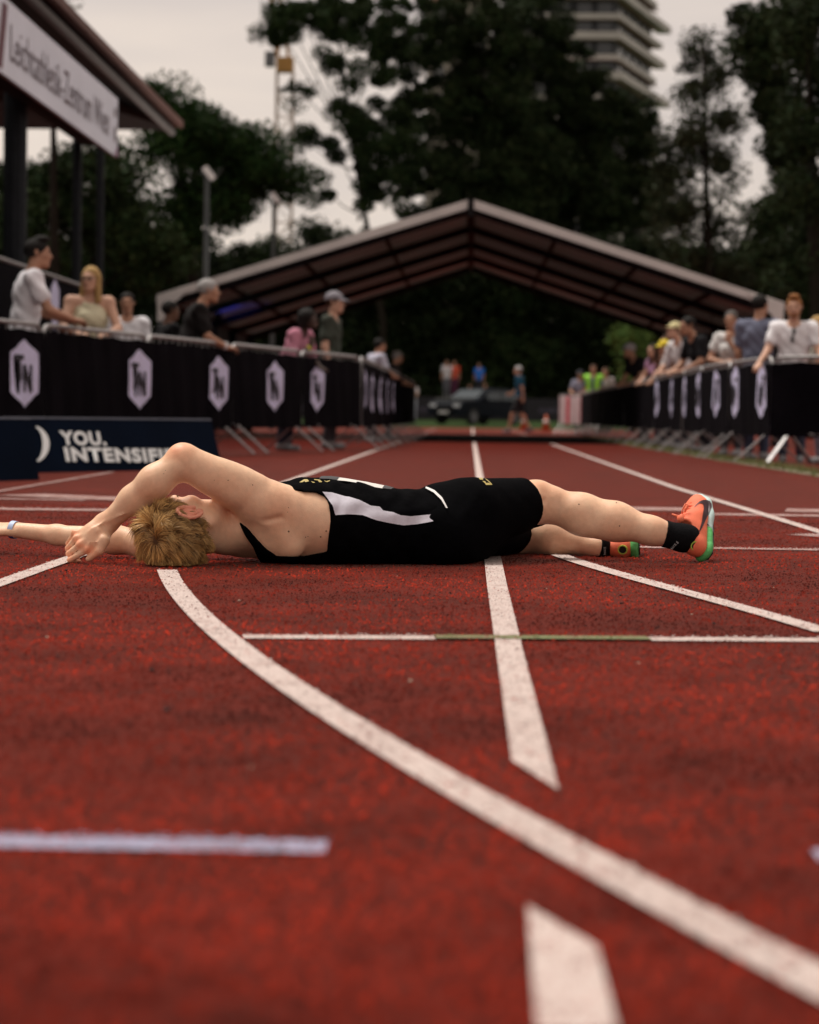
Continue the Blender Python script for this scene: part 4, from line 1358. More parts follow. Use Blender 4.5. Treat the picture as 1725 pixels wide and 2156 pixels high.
R_H = np.stack([np.cross(f_h, u_h), f_h, u_h], 1)
hd = head_prims(HEAD, R_H, HK)
rest += hd
rest += [
    (Cone(A(430, 1112, 6.91), neckA, .056, .062), .035),
    (Cone(A(470, 1122, 6.93), A(560, 1100, 6.90), .048, .050), .04),         # trapezius
    # shoulder, upper arm
    (Ell(A(560, 1062, 6.855), (.078, .064, .062)), .03),
    (Cone(A(570, 1066, 6.86), A(480, 1016, 6.845), .064, .053), .035),
    (Cone(A(500, 1024, 6.85), A(425, 990, 6.84), .054, .046), .03),
    (Cone(A(440, 998, 6.84), A(392, 972, 6.84), .046, .040), .03),
    (Ell(A(380, 956, 6.84), (.030, .030, .026)), .022),                        # elbow
    (Cone(A(388, 970, 6.84), A(326, 1014, 6.85), .041, .0425), .03),
    (Cone(A(326, 1014, 6.85), A(280, 1052, 6.88), .0425, .037), .03),
    (Cone(A(280, 1052, 6.88), A(228, 1099, 6.90), .037, .027), .025),
    (Ell(A(212, 1093, 6.905), (.014, .014, .012)), .012),
    (Cone(A(540, 1022, 6.835), A(470, 990, 6.83), .030, .022), .022),
    (Cone(A(498, 1044, 6.825), A(430, 1012, 6.82), .026, .020), .018),
    (Cone(A(372, 985, 6.815), A(318, 1030, 6.83), .018, .012), .016),
    (Cone(A(352, 978, 6.812), A(330, 1000, 6.808), .0022, .002), .006), (Cone(A(330, 1000, 6.808), A(296, 1030, 6.825), .002, .0022), .006),
    (Cone(A(300, 1046, 6.836), A(262, 1078, 6.868), .0022, .0022), .006),
    # shoulder blade, side and armpit fold
    (Ell(A(585, 1126, 6.845), (.074, .034, .060), np.array(Matrix.Rotation(math.radians(35), 3, 'Y'))), .022),
    (Cone(A(575, 1100, 6.83), A(612, 1150, 6.84), .030, .034), .02),
    (Cone(A(620, 1080, 6.86), A(720, 1110, 6.87), .060, .075), .04),
    (Cone(A(560, 1092, 6.815), A(620, 1082, 6.825), .016, .014), .014),
    # far arm
    (Cone(SH_L, EL_L, .056, .042), .04),
    (Cone(A(330, 1146, 7.12), A(240, 1136, 7.16), .042, .039), .025),
    (Cone(A(240, 1136, 7.16), A(120, 1126, 7.22), .038, .028), .025),
    (Cone(A(120, 1126, 7.22), WR_L, .028, .023), .02),
]
# right hand pressed on the ground, back towards the viewer
pal = [
    (Cone(A(226, 1102, 6.90), A(196, 1130, 6.89), .028, .034, ((.2, -1, .1), .62)), .02),
    (Cone(A(196, 1128, 6.89), A(172, 1132, 6.90), .034, .022, ((.1, -1, .1), .6)), .02),
    (Cone(A(204, 1132, 6.88), A(184, 1150, 6.87), .031, .022, ((.1, -1, .1), .6)), .02),
]
kn = [(184, 1157, 6.862), (168, 1147, 6.866), (160, 1134, 6.880), (157, 1122, 6.90)]
pip = [(147, 1179, 6.872), (144, 1166, 6.884), (142, 1155, 6.90), (143, 1145, 6.925)]
tip = [(168, 1184, 6.90), (166, 1180, 6.92), (160, 1172, 6.94), (156, 1166, 6.96)]
rk = [.0100, .0100, .0094, .0086]
for a, b, c, r in zip(kn, pip, tip, rk):
    pal += [(Ell(A(*a), (r * 1.15,) * 3), .008), (Cone(A(*a), A(*b), r, r * .86), .0025), (Cone(A(*b), A(*c), r * .88, r * .74), .003)]
pal += [(Cone(A(218, 1138, 6.865), A(210, 1160, 6.858), .018, .0125), .014), (Cone(A(210, 1160, 6.858), A(186, 1177, 6.862), .012, .0090), .005)]
# tendons and a vein on the back of the hand
pal += [(Cone(A(206, 1118, 6.868), A(a[0], a[1] - 1, a[2] - .004), .004, .005), .010) for a in kn]
pal += [(Cone(A(222, 1098, 6.872), A(196, 1112, 6.864), .0025, .0025), .005), (Cone(A(196, 1112, 6.864), A(180, 1128, 6.864), .0025, .002), .005),
        (Cone(A(222, 1098, 6.872), A(262, 1082, 6.852), .0022, .0025), .005), (Cone(A(186, 1142, 6.850), A(206, 1140, 6.852), .002, .002), .005)]
rest += pal
rest += hand_prims(WR_L + np.array((-.012, .004, .0)), (-1, .16, -.02), (.05, -.35, 1), (0, 1, .3), 1.0, .45)
# ear
def EP(x, y, z): return HEAD + R_H @ (np.array((x, y, z)) * HK)
ear_pts = [EP(.080 + .006 * abs(math.sin(a)) , -.012 - .019 * math.cos(a), .000 + .033 * math.sin(a)) for a in np.linspace(-1.2, 3.6, 12)]
earp = [(Cone(ear_pts[i], ear_pts[i + 1], .0052, .0052), .003) for i in range(11)]
earp += [(Ell(EP(.076, -.010, .0), np.array((.006, .017, .028)), R_H), .006), (Ell(EP(.079, -.004, -.030), np.array((.005, .009, .010)), R_H), .006),
         (Cone(EP(.080, -.012, .012), EP(.081, -.016, -.014), .004, .0035), .003)]
body_prims = torso + legs + shin + rest
cuts = [(Cone(A(552, 1099, 6.795), A(592, 1090, 6.790), .006, .004), .012),
        (Cone(A(1148, 1052, 7.176), A(1172, 1042, 7.172), .004, .004), .012),
        (Cone(A(1136, 1058, 7.175), A(1150, 1051, 7.172), .003, .004), .012)]
GZ = .002
V, Q = prims_mesh(body_prims, .0042, 0, 2, .02, cuts, [((0, 0, GZ), (0, 0, -1))])
BV, BQ = V, Q
runner = thing('person', (float(HIP_R[0]), 7.0, 0.0), 'runner in black kit lying flat on the red track, arm across his head', 'person')
bme = mesh_np('body', V, Q)
tint = np.ones((len(V), 4), np.float32)
def blush(c, r, col, p=2.0):
    d = np.linalg.norm(V - np.array(c), axis=1)
    w = np.clip(1 - d / r, 0, 1) ** (1 / p)
    for i in range(3):
        tint[:, i] *= 1 - w * (1 - col[i])
blush(A(378, 945, 6.82), .055, (1, .80, .74), 1)
blush(A(366, 952, 6.82), .030, (1, .86, .82), 1)
for a in kn: blush(A(a[0], a[1], a[2] - .01), .022, (1, .62, .50), 1)
for a in pip + tip: blush(A(a[0], a[1], a[2] - .005), .026, (1, .74, .66), 1)
blush(A(200, 1165, 6.86), .035, (1, .70, .60), 1)
blush(A(1130, 1026, 7.2), .06, (1, .86, .80), 1)
MOLES = [(531, 1022, .0016), (607, 1069, .0013), (607, 1120, .0026), (644, 1130, .0016), (648, 1130, .0014), (687, 1118, .0022), (676, 1131, .0022), (605, 1077, .001),
         (1218, 1061, .002), (1298, 1058, .0022), (1306, 1108, .0022), (481, 1011, .0015), (450, 1012, .001), (350, 990, .001), (345, 996, .001)]
ca = bme.color_attributes.new('tint', 'FLOAT_COLOR', 'POINT')
ca.data.foreach_set('color', tint.ravel())
SKIN = mat('runner_skin', (.84, .555, .37), .44, .06, 60, .16, 420, sss=.05, attr='tint', spec=.38, blotch=(.97, .86, .82))
body = obj('body', bme, SKIN, runner, True)
BN = vnormals(V, Q); bpx, bpy_ = projn(V)
mole_m = mat('mole', (.06, .025, .015), .6, .2)
for x, y, r in MOLES:
    w = np.where((np.hypot(bpx - x, bpy_ - y) < 6) & (BN @ np.array(CF) < 0))[0]
    if len(w):
        i0 = w[np.argmin(np.hypot(bpx[w] - x, bpy_[w] - y) + (V[w, 1] - V[w, 1].min()) * 200)]
        m = MB(); m.ball(V[i0], (r, r * .6, r), None, 8, 5); m.build('mole', mole_m, body, True)

Ve, Qe = prims_mesh(earp, .0016, 0, 1, .01)
ear_m = mat('ear_skin', (.72, .30, .20), .5, .08, 60, sss=.15)
obj('ear', mesh_np('ear', Ve, Qe), ear_m, runner, True)
earp2 = []
for p, k in earp:        # the far ear, mirrored through the head's middle plane
    def mir(c): 
        q = R_H.T @ (c - HEAD); q[0] *= -1
        return HEAD + R_H @ q
    earp2.append((Cone(mir(p.a), mir(p.b), p.ra, p.rb), k) if isinstance(p, Cone) else (Ell(mir(p.c), p.r, R_H), k))
Ve, Qe = prims_mesh(earp2, .0025, 0, 1, .01)
obj('ear', mesh_np('ear', Ve, Qe), ear_m, runner, True)
eye_w = mat('eye_white', (.75, .72, .68), .2, .02)
brow_m = mat('brow_hair', (.20, .12, .05), .8, .2, 200)
lip_m = mat('lip_skin', (.50, .20, .16), .45, .1)
for sx in (-1, 1):
    m = MB(); m.ball(EP(sx * .032, .074, -.004), (.012, .011, .006), Matrix(R_H.tolist()))
    m.build('eye', mat('closed_eyelid', (.60, .36, .26), .5, .05), runner, True)
    m = MB(); m.tube([EP(sx * .018, .090, .014), EP(sx * .034, .088, .019), EP(sx * .052, .074, .013)], [.003, .004, .002], 6)
    m.build('eyebrow', brow_m, runner, True)
m = MB(); m.ball(EP(0, .094, -.065), (.021, .006, .007), Matrix(R_H.tolist())); m.build('lips', lip_m, runner, True)

# ------------------------------------------------------------------ clothing
BLK = mat('black_jersey', (.0022, .0022, .0028), .9, .25, 40, .25, 45, spec=.02)
BLK2 = mat('black_lycra', (.0020, .0020, .0026), .85, .2, 60, .15, 30, spec=.02)
WHT = mat('white_mesh_fabric', (.60, .58, .66), .7, .06, 60, .35, 400)

def cloth(prims, res, off, keep, name, m, parent, wrinkle=.0, relax_it=2, ws=(9, 14, 11)):
    l = np.min([p.lo for p, k in prims], axis=0) - off - .02
    h = np.max([p.hi for p, k in prims], axis=0) + off + .02
    f = Field(l, h, res)
    for p, k in prims: f.add(p, k, off)
    X, Y, Z = f.grid()
    if wrinkle:
        w = np.sin(X * ws[0] * 6.3 + 2.1 * np.sin(Z * 31 + Y * 9)) * np.sin(Z * ws[1] * 2.2 + X * 21 + Y * 13)
        w = w + .6 * np.sin(X * 71 - Z * 63 + 1.7 * np.sin(X * 33)) * np.cos(Y * 17 + Z * 12)
        f.F = f.F - (wrinkle * w).astype(np.float32)
    f.F = np.maximum(f.F, keep(X, Y, Z).astype(np.float32))
    f.half((0, 0, .0025), (0, 0, -1))
    V, Q = f.surface()
    V = relax(V, Q, relax_it)
    return V, Q

def poly_sd(X, Z, pts):
    """signed distance to a polygon in the X-Z plane, negative inside"""
    d = None
    ins = np.zeros(np.broadcast(X, Z).shape, bool)
    n = len(pts)
    for i in range(n):
        ax, az = pts[i]; bx, bz = pts[(i + 1) % n]
        ex, ez = bx - ax, bz - az
        t = np.clip(((X - ax) * ex + (Z - az) * ez) / (ex * ex + ez * ez), 0, 1)
        q = np.sqrt((X - ax - t * ex) ** 2 + (Z - az - t * ez) ** 2)
        d = q if d is None else np.minimum(d, q)
        c = ((az > Z) != (bz > Z)) & (X < (ex) * (Z - az) / (ez if ez else 1e-9) + ax)
        ins ^= c
    return np.where(ins, -d, d)

def XZ(pts, Y):
    return [(float(at(x, y, Y).x), float(at(x, y, Y).z)) for x, y in pts]

shirt_reg = XZ([(566, 985), (562, 1020), (503, 1090), (520, 1125), (536, 1150), (552, 1215), (930, 1215), (948, 1100), (944, 1060), (930, 1036), (905, 1022), (880, 985)], 6.80)
hole = XZ([(560, 1029), (627, 1034), (665, 1037), (684, 1047), (693, 1062), (696, 1082), (694, 1119), (688, 1162), (640, 1172), (584, 1169), (559, 1151), (530, 1119), (503, 1088), (500, 1040)], 6.75)
hole_far = XZ([(560, 1024), (640, 1036), (684, 1060), (692, 1110), (684, 1150), (620, 1165), (560, 1150), (520, 1119), (500, 1088), (500, 1040)], 7.06)
def keep_shirt(X, Y, Z):
    r = poly_sd(X, Z, shirt_reg)
    a = np.maximum(poly_sd(X, Z, hole), Y - 6.875)
    b = np.maximum(poly_sd(X, Z, hole_far), 6.945 - Y)
    return np.maximum(r, np.maximum(-a, -b))
sh_prims = torso + [rest[i] for i in range(len(hd), len(hd) + 2)] + [(Cone(A(620, 1080, 6.86), A(720, 1110, 6.87), .060, .075), .04),
    (Ell(A(585, 1126, 6.845), (.074, .034, .060), np.array(Matrix.Rotation(math.radians(35), 3, 'Y'))), .022),
    (Cone(A(575, 1100, 6.83), A(612, 1150, 6.84), .030, .034), .02)]
SV, SQ = cloth(sh_prims, .0042, .0065, keep_shirt, 'singlet', BLK, runner, .0030)
singlet = obj('singlet', mesh_np('singlet', SV, SQ), BLK, runner, True)

thD = (KN_R - HIP_R) / np.linalg.norm(KN_R - HIP_R)
hemR = HIP_R + (KN_R - HIP_R) * .80
thL = (KN_L - HIP_L) / np.linalg.norm(KN_L - HIP_L)
hemL = HIP_L + (KN_L - HIP_L) * .80
wa = A(878, 1100, 6.95)
def keep_shorts(X, Y, Z):
    w = (wa[0] - X) + .25 * (Z - .1)
    dR = (X - hemR[0]) * thD[0] + (Y - hemR[1]) * thD[1] + (Z - hemR[2]) * thD[2]
    dL = (X - hemL[0]) * thL[0] + (Y - hemL[1]) * thL[1] + (Z - hemL[2]) * thL[2]
    mid = (Y - 7.25) * .8 + (.12 - Z) * .6        # which leg a point belongs to
    h = np.where(mid < 0, dR, dL)
    return np.maximum(w, h)
sho_prims = [torso[3], torso[4], torso[5], torso[6]] + legs + [shin[0]]
HV, HQ = cloth(sho_prims, .0042, .0105, keep_shorts, 'shorts', BLK2, runner, .0012, ws=(7, 9, 11))
shorts = obj('shorts', mesh_np('shorts', HV, HQ), BLK2, runner, True)

def patch(name, V, Q, poly, m, parent, off=.0022, sub=4, ymax=7.3):
    """a sewn or printed piece lying on a garment's surface"""
    N = vnormals(V, Q)
    px, py = projn(V)
    xs, ys = [p[0] for p in poly], [p[1] for p in poly]
    near = (px > min(xs) - 8) & (px < max(xs) + 8) & (py > min(ys) - 8) & (py < max(ys) + 8) & ((N @ np.array(CF)) < .10) & (V[:, 1] < ymax)
    q = Q[near[Q].all(1)]
    if len(q) == 0: return None
    P = V + N * off
    u = np.linspace(0, 1, sub + 1)
    vv, qq = [], []
    A_, B_, C_, D_ = P[q[:, 0]], P[q[:, 1]], P[q[:, 2]], P[q[:, 3]]
    base = 0
    cells = []
    for i in range(sub):
        for j in range(sub):
            def pt(a, b):
                return ((A_ * (1 - a) + B_ * a) * (1 - b) + (D_ * (1 - a) + C_ * a) * b)
            quad = np.stack([pt(u[i], u[j]), pt(u[i + 1], u[j]), pt(u[i + 1], u[j + 1]), pt(u[i], u[j + 1])], 1)
            c = quad.mean(1)
            cx, cy = projn(c)
            cells.append(quad[in_poly(cx, cy, poly)])
    cells = np.concatenate(cells)
    if len(cells) == 0: return None
    VV = cells.reshape(-1, 3)
    key = np.round(VV * 20000).astype(np.int64)
    _, first, inv = np.unique(key, axis=0, return_index=True, return_inverse=True)
    me = mesh_np(name, VV[first], inv.reshape(-1, 4))
    return obj(name, me, m, parent, True)

def Z2(pts): return [(483 + .36 * x, 931.5 + .36 * y) for x, y in pts]
panel = Z2([(545, 288), (600, 292), (680, 315), (700, 317), (760, 335), (830, 370), (880, 375), (900, 398), (960, 408), (1000, 425), (1060, 432), (1190, 420), (1192, 462),
            (1100, 478), (1020, 485), (940, 472), (860, 455), (780, 425), (700, 420), (620, 425), (605, 370)])
patch('side_panel', SV, SQ, panel, WHT, singlet, .0022)
GOLD = mat('gold_print', (.42, .33, .10), .5, .1)
def Z3(pts): return [(780 * .69 + x / 3.67 * .69, 1430 * .69 + y / 3.67 * .69) for x, y in pts]
for pts in ([(490, 152), (545, 118), (580, 118), (600, 140), (560, 150), (545, 138), (525, 152)], [(620, 140), (660, 150), (665, 158), (640, 156)], [(655, 116), (720, 122), (748, 150), (715, 152), (695, 130), (660, 126)],
            [(770, 130), (790, 140), (830, 130), (836, 136), (800, 150), (775, 140)]):
    patch('printed_letter', SV, SQ, Z3(pts), GOLD, singlet, .0015, 6)
tr = Z2([(1065, 258), (1150, 256), (1200, 278), (1245, 320), (1278, 383), (1268, 383), (1240, 335), (1195, 292), (1150, 268), (1065, 266)])
patch('white_trim', HV, HQ, tr, mat('white_trim', (.72, .71, .70), .6, .05), shorts, .0075, 5)
def Z4(pts): return [((1400 + x / 8.625) * .69, (1300 + y / 8.625) * .69) for x, y in pts]
for pts in ([(520, 1365), (600, 1355), (650, 1380), (640, 1410), (570, 1410)], [(620, 1440), (700, 1450), (730, 1500), (790, 1490), (880, 1545), (720, 1550), (690, 1500)],
            [(690, 1370), (770, 1420), (840, 1480), (890, 1540), (860, 1540), (800, 1470), (730, 1415)]):
    patch('printed_emblem', HV, HQ, Z4(pts), GOLD, shorts, .0015, 6)

# race bib lying on the chest
bib_pts = [(678, 1001), (712, 1006), (770, 1015), (826, 1026)]
m = MB()
rows = []
for i in range(9):
    t = i / 8
    x = 676 + t * 152
    y0 = np.interp(x, [676, 690, 712, 770, 828], [1003, 1001.5, 1005, 1014.5, 1026.5])
    rows.append([A(x - 4, y0 + 5 + 1.2 * math.sin(i * 1.3), 6.93), A(x, y0 + .5, 6.955), A(x + 2, y0 + .6 * math.sin(i * 1.7), 7.0), A(x + 2, y0 + .4 + .8 * math.sin(i), 7.07), A(x, y0 + 5, 7.13)])
for k in range(4):
    m.strip([r[k] for r in rows], [r[k + 1] for r in rows])
bib = m.build('race_bib', mat('bib_paper', (.74, .72, .68), .5, .05, 20), runner, True)
for (a, b) in ((0, 2), (7, 8)):
    m = MB()
    for k in range(3):
        m.strip([Vector(r[k]) + Vector((0, -.0006, .0012)) for r in rows[a:b + 1]], [Vector(r[k + 1]) + Vector((0, -.0006, .0012)) for r in rows[a:b + 1]])
    m.build('bib_border', mat('bib_print', (.035, .035, .04), .5, .2), bib, True)

# socks
SOCK = mat('black_sock', (.006, .006, .007), .9, .2, 80, .3, 300, spec=.08)
def sock(pr, cutp, cutn, off):
    V, Q = prims_mesh(pr, .004, off, 2, .02, (), [(cutp, cutn)])
    return obj('sock', mesh_np('sock', V, Q), SOCK, runner, True)
axR = A(1440, 1133, 7.22) - A(1372, 1118, 7.21)
s1 = sock([shin[5], shin[6], (Cone(A(1440, 1133, 7.22), A(1462, 1130, 7.25), .033, .030), .03)], A(1400, 1124, 7.205), -axR, .004)
axL = A(1292, 1157, 7.46) - A(1260, 1152, 7.44)
s2 = sock([shin[10], shin[11]], A(1256, 1150, 7.44), -axL, .004)
SOCKT = mat('sock_print', (.35, .35, .35), .8, .1)
mkcurve('N I K E', 'sock_lettering', .011, SOCKT, s1, A(1416, 1158, 7.163), A(1432, 1140, 7.158) - A(1416, 1158, 7.163), A(1410, 1152, 7.16) - A(1416, 1158, 7.163), space=.9)
mkcurve('N I K E', 'sock_lettering', .010, SOCKT, s2, A(1276, 1168, 7.404), A(1276, 1140, 7.40) - A(1276, 1168, 7.404), A(1266, 1168, 7.40) - A(1276, 1168, 7.404), space=.8)
# wristband
wax = (A(120, 1126, 7.22) - WR_L); wax /= np.linalg.norm(wax)
wb0 = A(30, 1115.5, 7.272)
def ring(c, ax, r, w, n=28, th=.0012, flat=1.0):
    ax = np.array(ax, float); ax /= np.linalg.norm(ax)
    u = np.cross(ax, (0, 1, 0)); u /= np.linalg.norm(u); v = np.cross(ax, u)
    m = MB(); ringpts = []
    for rr, o in ((r, -w / 2), (r, w / 2), (r - th, w / 2), (r - th, -w / 2)):
        ringpts.append([c + ax * o + (u * math.cos(a) * flat + v * math.sin(a)) * rr for a in np.linspace(0, 2 * math.pi, n)])
    for k in range(4): m.strip(ringpts[k], ringpts[(k + 1) % 4])
    return m
band = ring(wb0, wax, .0268, .017).build('wristband', mat('wristband_paper', (.44, .55, .78), .5, .05), None, True)
tag(band, 'pale blue paper wristband on the outstretched wrist of the lying runner', 'wristband')
bl = mat('wristband_print', (.02, .06, .28), .5, .3, 200)
m = MB()
vv = np.cross(wax, np.cross(wax, (0, 1, 0)))
u0 = np.cross(wax, (0, 1, 0)); u0 /= np.linalg.norm(u0); v0 = np.cross(wax, u0)
def wp(a, o, r=.0272): return wb0 + wax * o + (u0 * math.cos(a) + v0 * math.sin(a)) * r
aa = [a for a in np.linspace(0, 2 * math.pi, 73)]
def side(a): 
    p = wp(a, 0) - wb0; return p[1], p[2]
sel = sorted([a for a in aa if side(a)[0] < -.004 and side(a)[1] < -.004])
if len(sel) > 1:
    m.strip([wp(a, -.0080) for a in sel], [wp(a, .0080) for a in sel])
    m.build('print', bl, band)
# ------------------------------------------------------------------ shoes
OR = mat('orange_knit', (.90, .205, .105), .6, .06, 40, .25, 500, spec=.3)
ORL = mat('orange_lace', (.92, .24, .13), .7, .08, 60)
GRN = mat('green_foam', (.10, .45, .13), .6, .15, 60, .2, 90)
PALE = mat('pale_foam', (.50, .66, .64), .55, .08, 40, .1, 60)
MAR = mat('maroon_print', (.045, .012, .018), .5, .3, 25)
DARK = mat('dark_plate', (.012, .014, .025), .4, .2)
LIME = mat('lime_ring', (.45, .65, .10), .5, .1)
BLACKP = mat('black_pad', (.004, .004, .004), .5, .1)

def shoe(O, R, mirror, near):
    """O = heel point on the sole, R columns: toe, wearer's left, dorsal"""
    sy = -1 if mirror else 1
    def P(x, y, z): return np.array(O) + R @ np.array((x, y * sy, z))
    ax = R[:, 2]
    up_ = [
        (Cone(P(.032, 0, .045), P(.085, 0, .044), .033, .034, (R[:, 1], .98)), .02),
        (Cone(P(.034, 0, .066), P(.040, 0, .092), .029, .025), .02),
        (Cone(P(.085, 0, .060), P(.140, -.002, .046), .034, .032), .02),
        (Cone(P(.140, -.002, .042), P(.190, .003, .037), .038, .039, (R[:, 2], .82)), .025),
        (Cone(P(.190, .003, .034), P(.226, .008, .030), .039, .028, (R[:, 2], .8)), .025),
        (Cone(P(.100, 0, .082), P(.130, 0, .070), .026, .024), .02),
    ]
    V, Q = prims_mesh(up_, .0032, 0, 2, .012, [(Cone(P(.074, 0, .098), P(.074, 0, .150), .027, .034), .008)], [(P(0, 0, .020), -ax)])
    upper = obj('shoe', mesh_np('shoe', V, Q), OR, runner, True)
    # foam sole
    so_ = [
        (Cone(P(.032, 0, .016), P(.080, 0, .016), .038, .035, (R[:, 2], .46)), .015),
        (Cone(P(.080, 0, .018), P(.150, -.002, .018), .034, .042, (R[:, 2], .42)), .015),
        (Cone(P(.150, -.002, .018), P(.200, .004, .019), .043, .042, (R[:, 2], .42)), .015),
        (Cone(P(.200, .004, .019), P(.232, .010, .026), .041, .028, (R[:, 2], .46)), .015),
    ]
    cutn = R[:, 0] - .8 * ax
    V2, Q2 = prims_mesh(so_, .0032, 0, 2, .012, (), [(P(.100, 0, .018), cutn)])
    heel = obj('heel_foam', mesh_np('heel_foam', V2, Q2), GRN, upper, True)
    V3, Q3 = prims_mesh(so_, .0032, .0014, 2, .012, (), [(P(.094, 0, .018), -cutn)])
    fore = obj('fore_foam', mesh_np('fore_foam', V3, Q3), PALE, upper, True)
    m = MB()
    oc = [P(x, y * .86, .0015) for x, y in ((.004, 0), (.012, .022), (.05, .030), (.10, .030), (.15, .036), (.20, .038), (.22, .026), (.228, .008), (.222, -.016), (.20, -.034), (.17, -.038), (.12, -.034), (.06, -.031), (.015, -.024))]
    m.prism(oc, -ax * .003)
    m.build('outsole', DARK, upper)
    # plate line between the foams
    m = MB()
    pl = [P(x, y, z) for x, y, z in ((.082, -.031, .001), (.088, -.0345, .010), (.096, -.0365, .018), (.104, -.036, .026), (.110, -.033, .033))]
    m.tube(pl, .0014, 6); m.build('plate_edge', DARK, upper)
    # heel pad with ring
    rc = P(-.0015, 0, .052); n_ = -R[:, 0] * .97 + ax * .15
    ux_ = R[:, 1]; uy_ = np.cross(n_, ux_)
    if near:
        rc = P(.011, -.015, .066); n_ = -R[:, 0] * .78 - R[:, 1] * .6 * sy; n_ /= np.linalg.norm(n_)
        ux_ = np.cross(ax, n_); ux_ /= np.linalg.norm(ux_); uy_ = ax
    pts = [rc + ux_ * math.cos(a) * .0145 + uy_ * math.sin(a) * .0155 for a in np.linspace(0, 2 * math.pi, 25)[:-1]]
    m = MB(); m.prism([p - n_ * .006 for p in pts], n_ * .0085); ringo = m.build('heel_ring', LIME, upper)
    pts = [rc + ux_ * math.cos(a) * .0108 + uy_ * math.sin(a) * .0118 for a in np.linspace(0, 2 * math.pi, 25)[:-1]]
    m = MB(); m.prism([p - n_ * .005 for p in pts], n_ * .0083); m.build('heel_pad', BLACKP, ringo)
    # laces
    for i in range(5):
        x = .122 + i * .016
        zt = .094 - i * .0060
        m = MB(); m.tube([P(x, -.026, zt - .016), P(x + .004, -.012, zt + .001), P(x + .004, .010, zt + .001), P(x, .026, zt - .014)], .0026, 6)
        m.build('lace', ORL, upper, True)
    for s2_ in (-1, 1):
        m = MB(); m.tube([P(.122, 0, .100), P(.130, s2_ * .014, .112), P(.146, s2_ * .030, .112), P(.146, s2_ * .030, .100), P(.130, s2_ * .012, .100)], .0024, 6)
        m.build('lace_loop', ORL, upper, True)
    m = MB(); m.tube([P(.100, 0, .098), P(.114, 0, .104), P(.126, 0, .096)], [.012, .014, .010], 8); m.build('tongue', OR, upper, True)
    return upper, V, Q, V2, Q2, V3, Q3

t_R = np.array((.02, .71, .70)); s_R = np.array((.80, .42, -.43))
R_R = frame(t_R, s_R)
O_R = A(1492, 1180, 7.22)
up1, UV, UQ, GV, GQ, FV, FQ = shoe(O_R, R_R, False, True)
def Z5(pts): return [(1380 + .1 * x, 1021.2 + .1 * y) for x, y in pts]
sw = Z5([(805, 490), (850, 420), (930, 345), (1010, 312), (1080, 310), (1150, 335), (1190, 400), (1190, 460), (1150, 560), (1090, 680), (1000, 880), (895, 1060), (950, 890), (985, 760), (1000, 640),
         (1025, 500), (1020, 420), (990, 385), (930, 380), (870, 420)])
t_L = np.array((.06, .97, .10)); s_L = np.array((.98, -.06, .05))
R_L = frame(t_L, s_L)
O_L = A(1347, 1156, 7.40)
up2, *_ = shoe(O_L, R_L, True, False)
for vq in ((UV, UQ), (FV, FQ)):
    patch('swoosh', vq[0], vq[1], sw, MAR, up1, .0016, 5, 7.6)

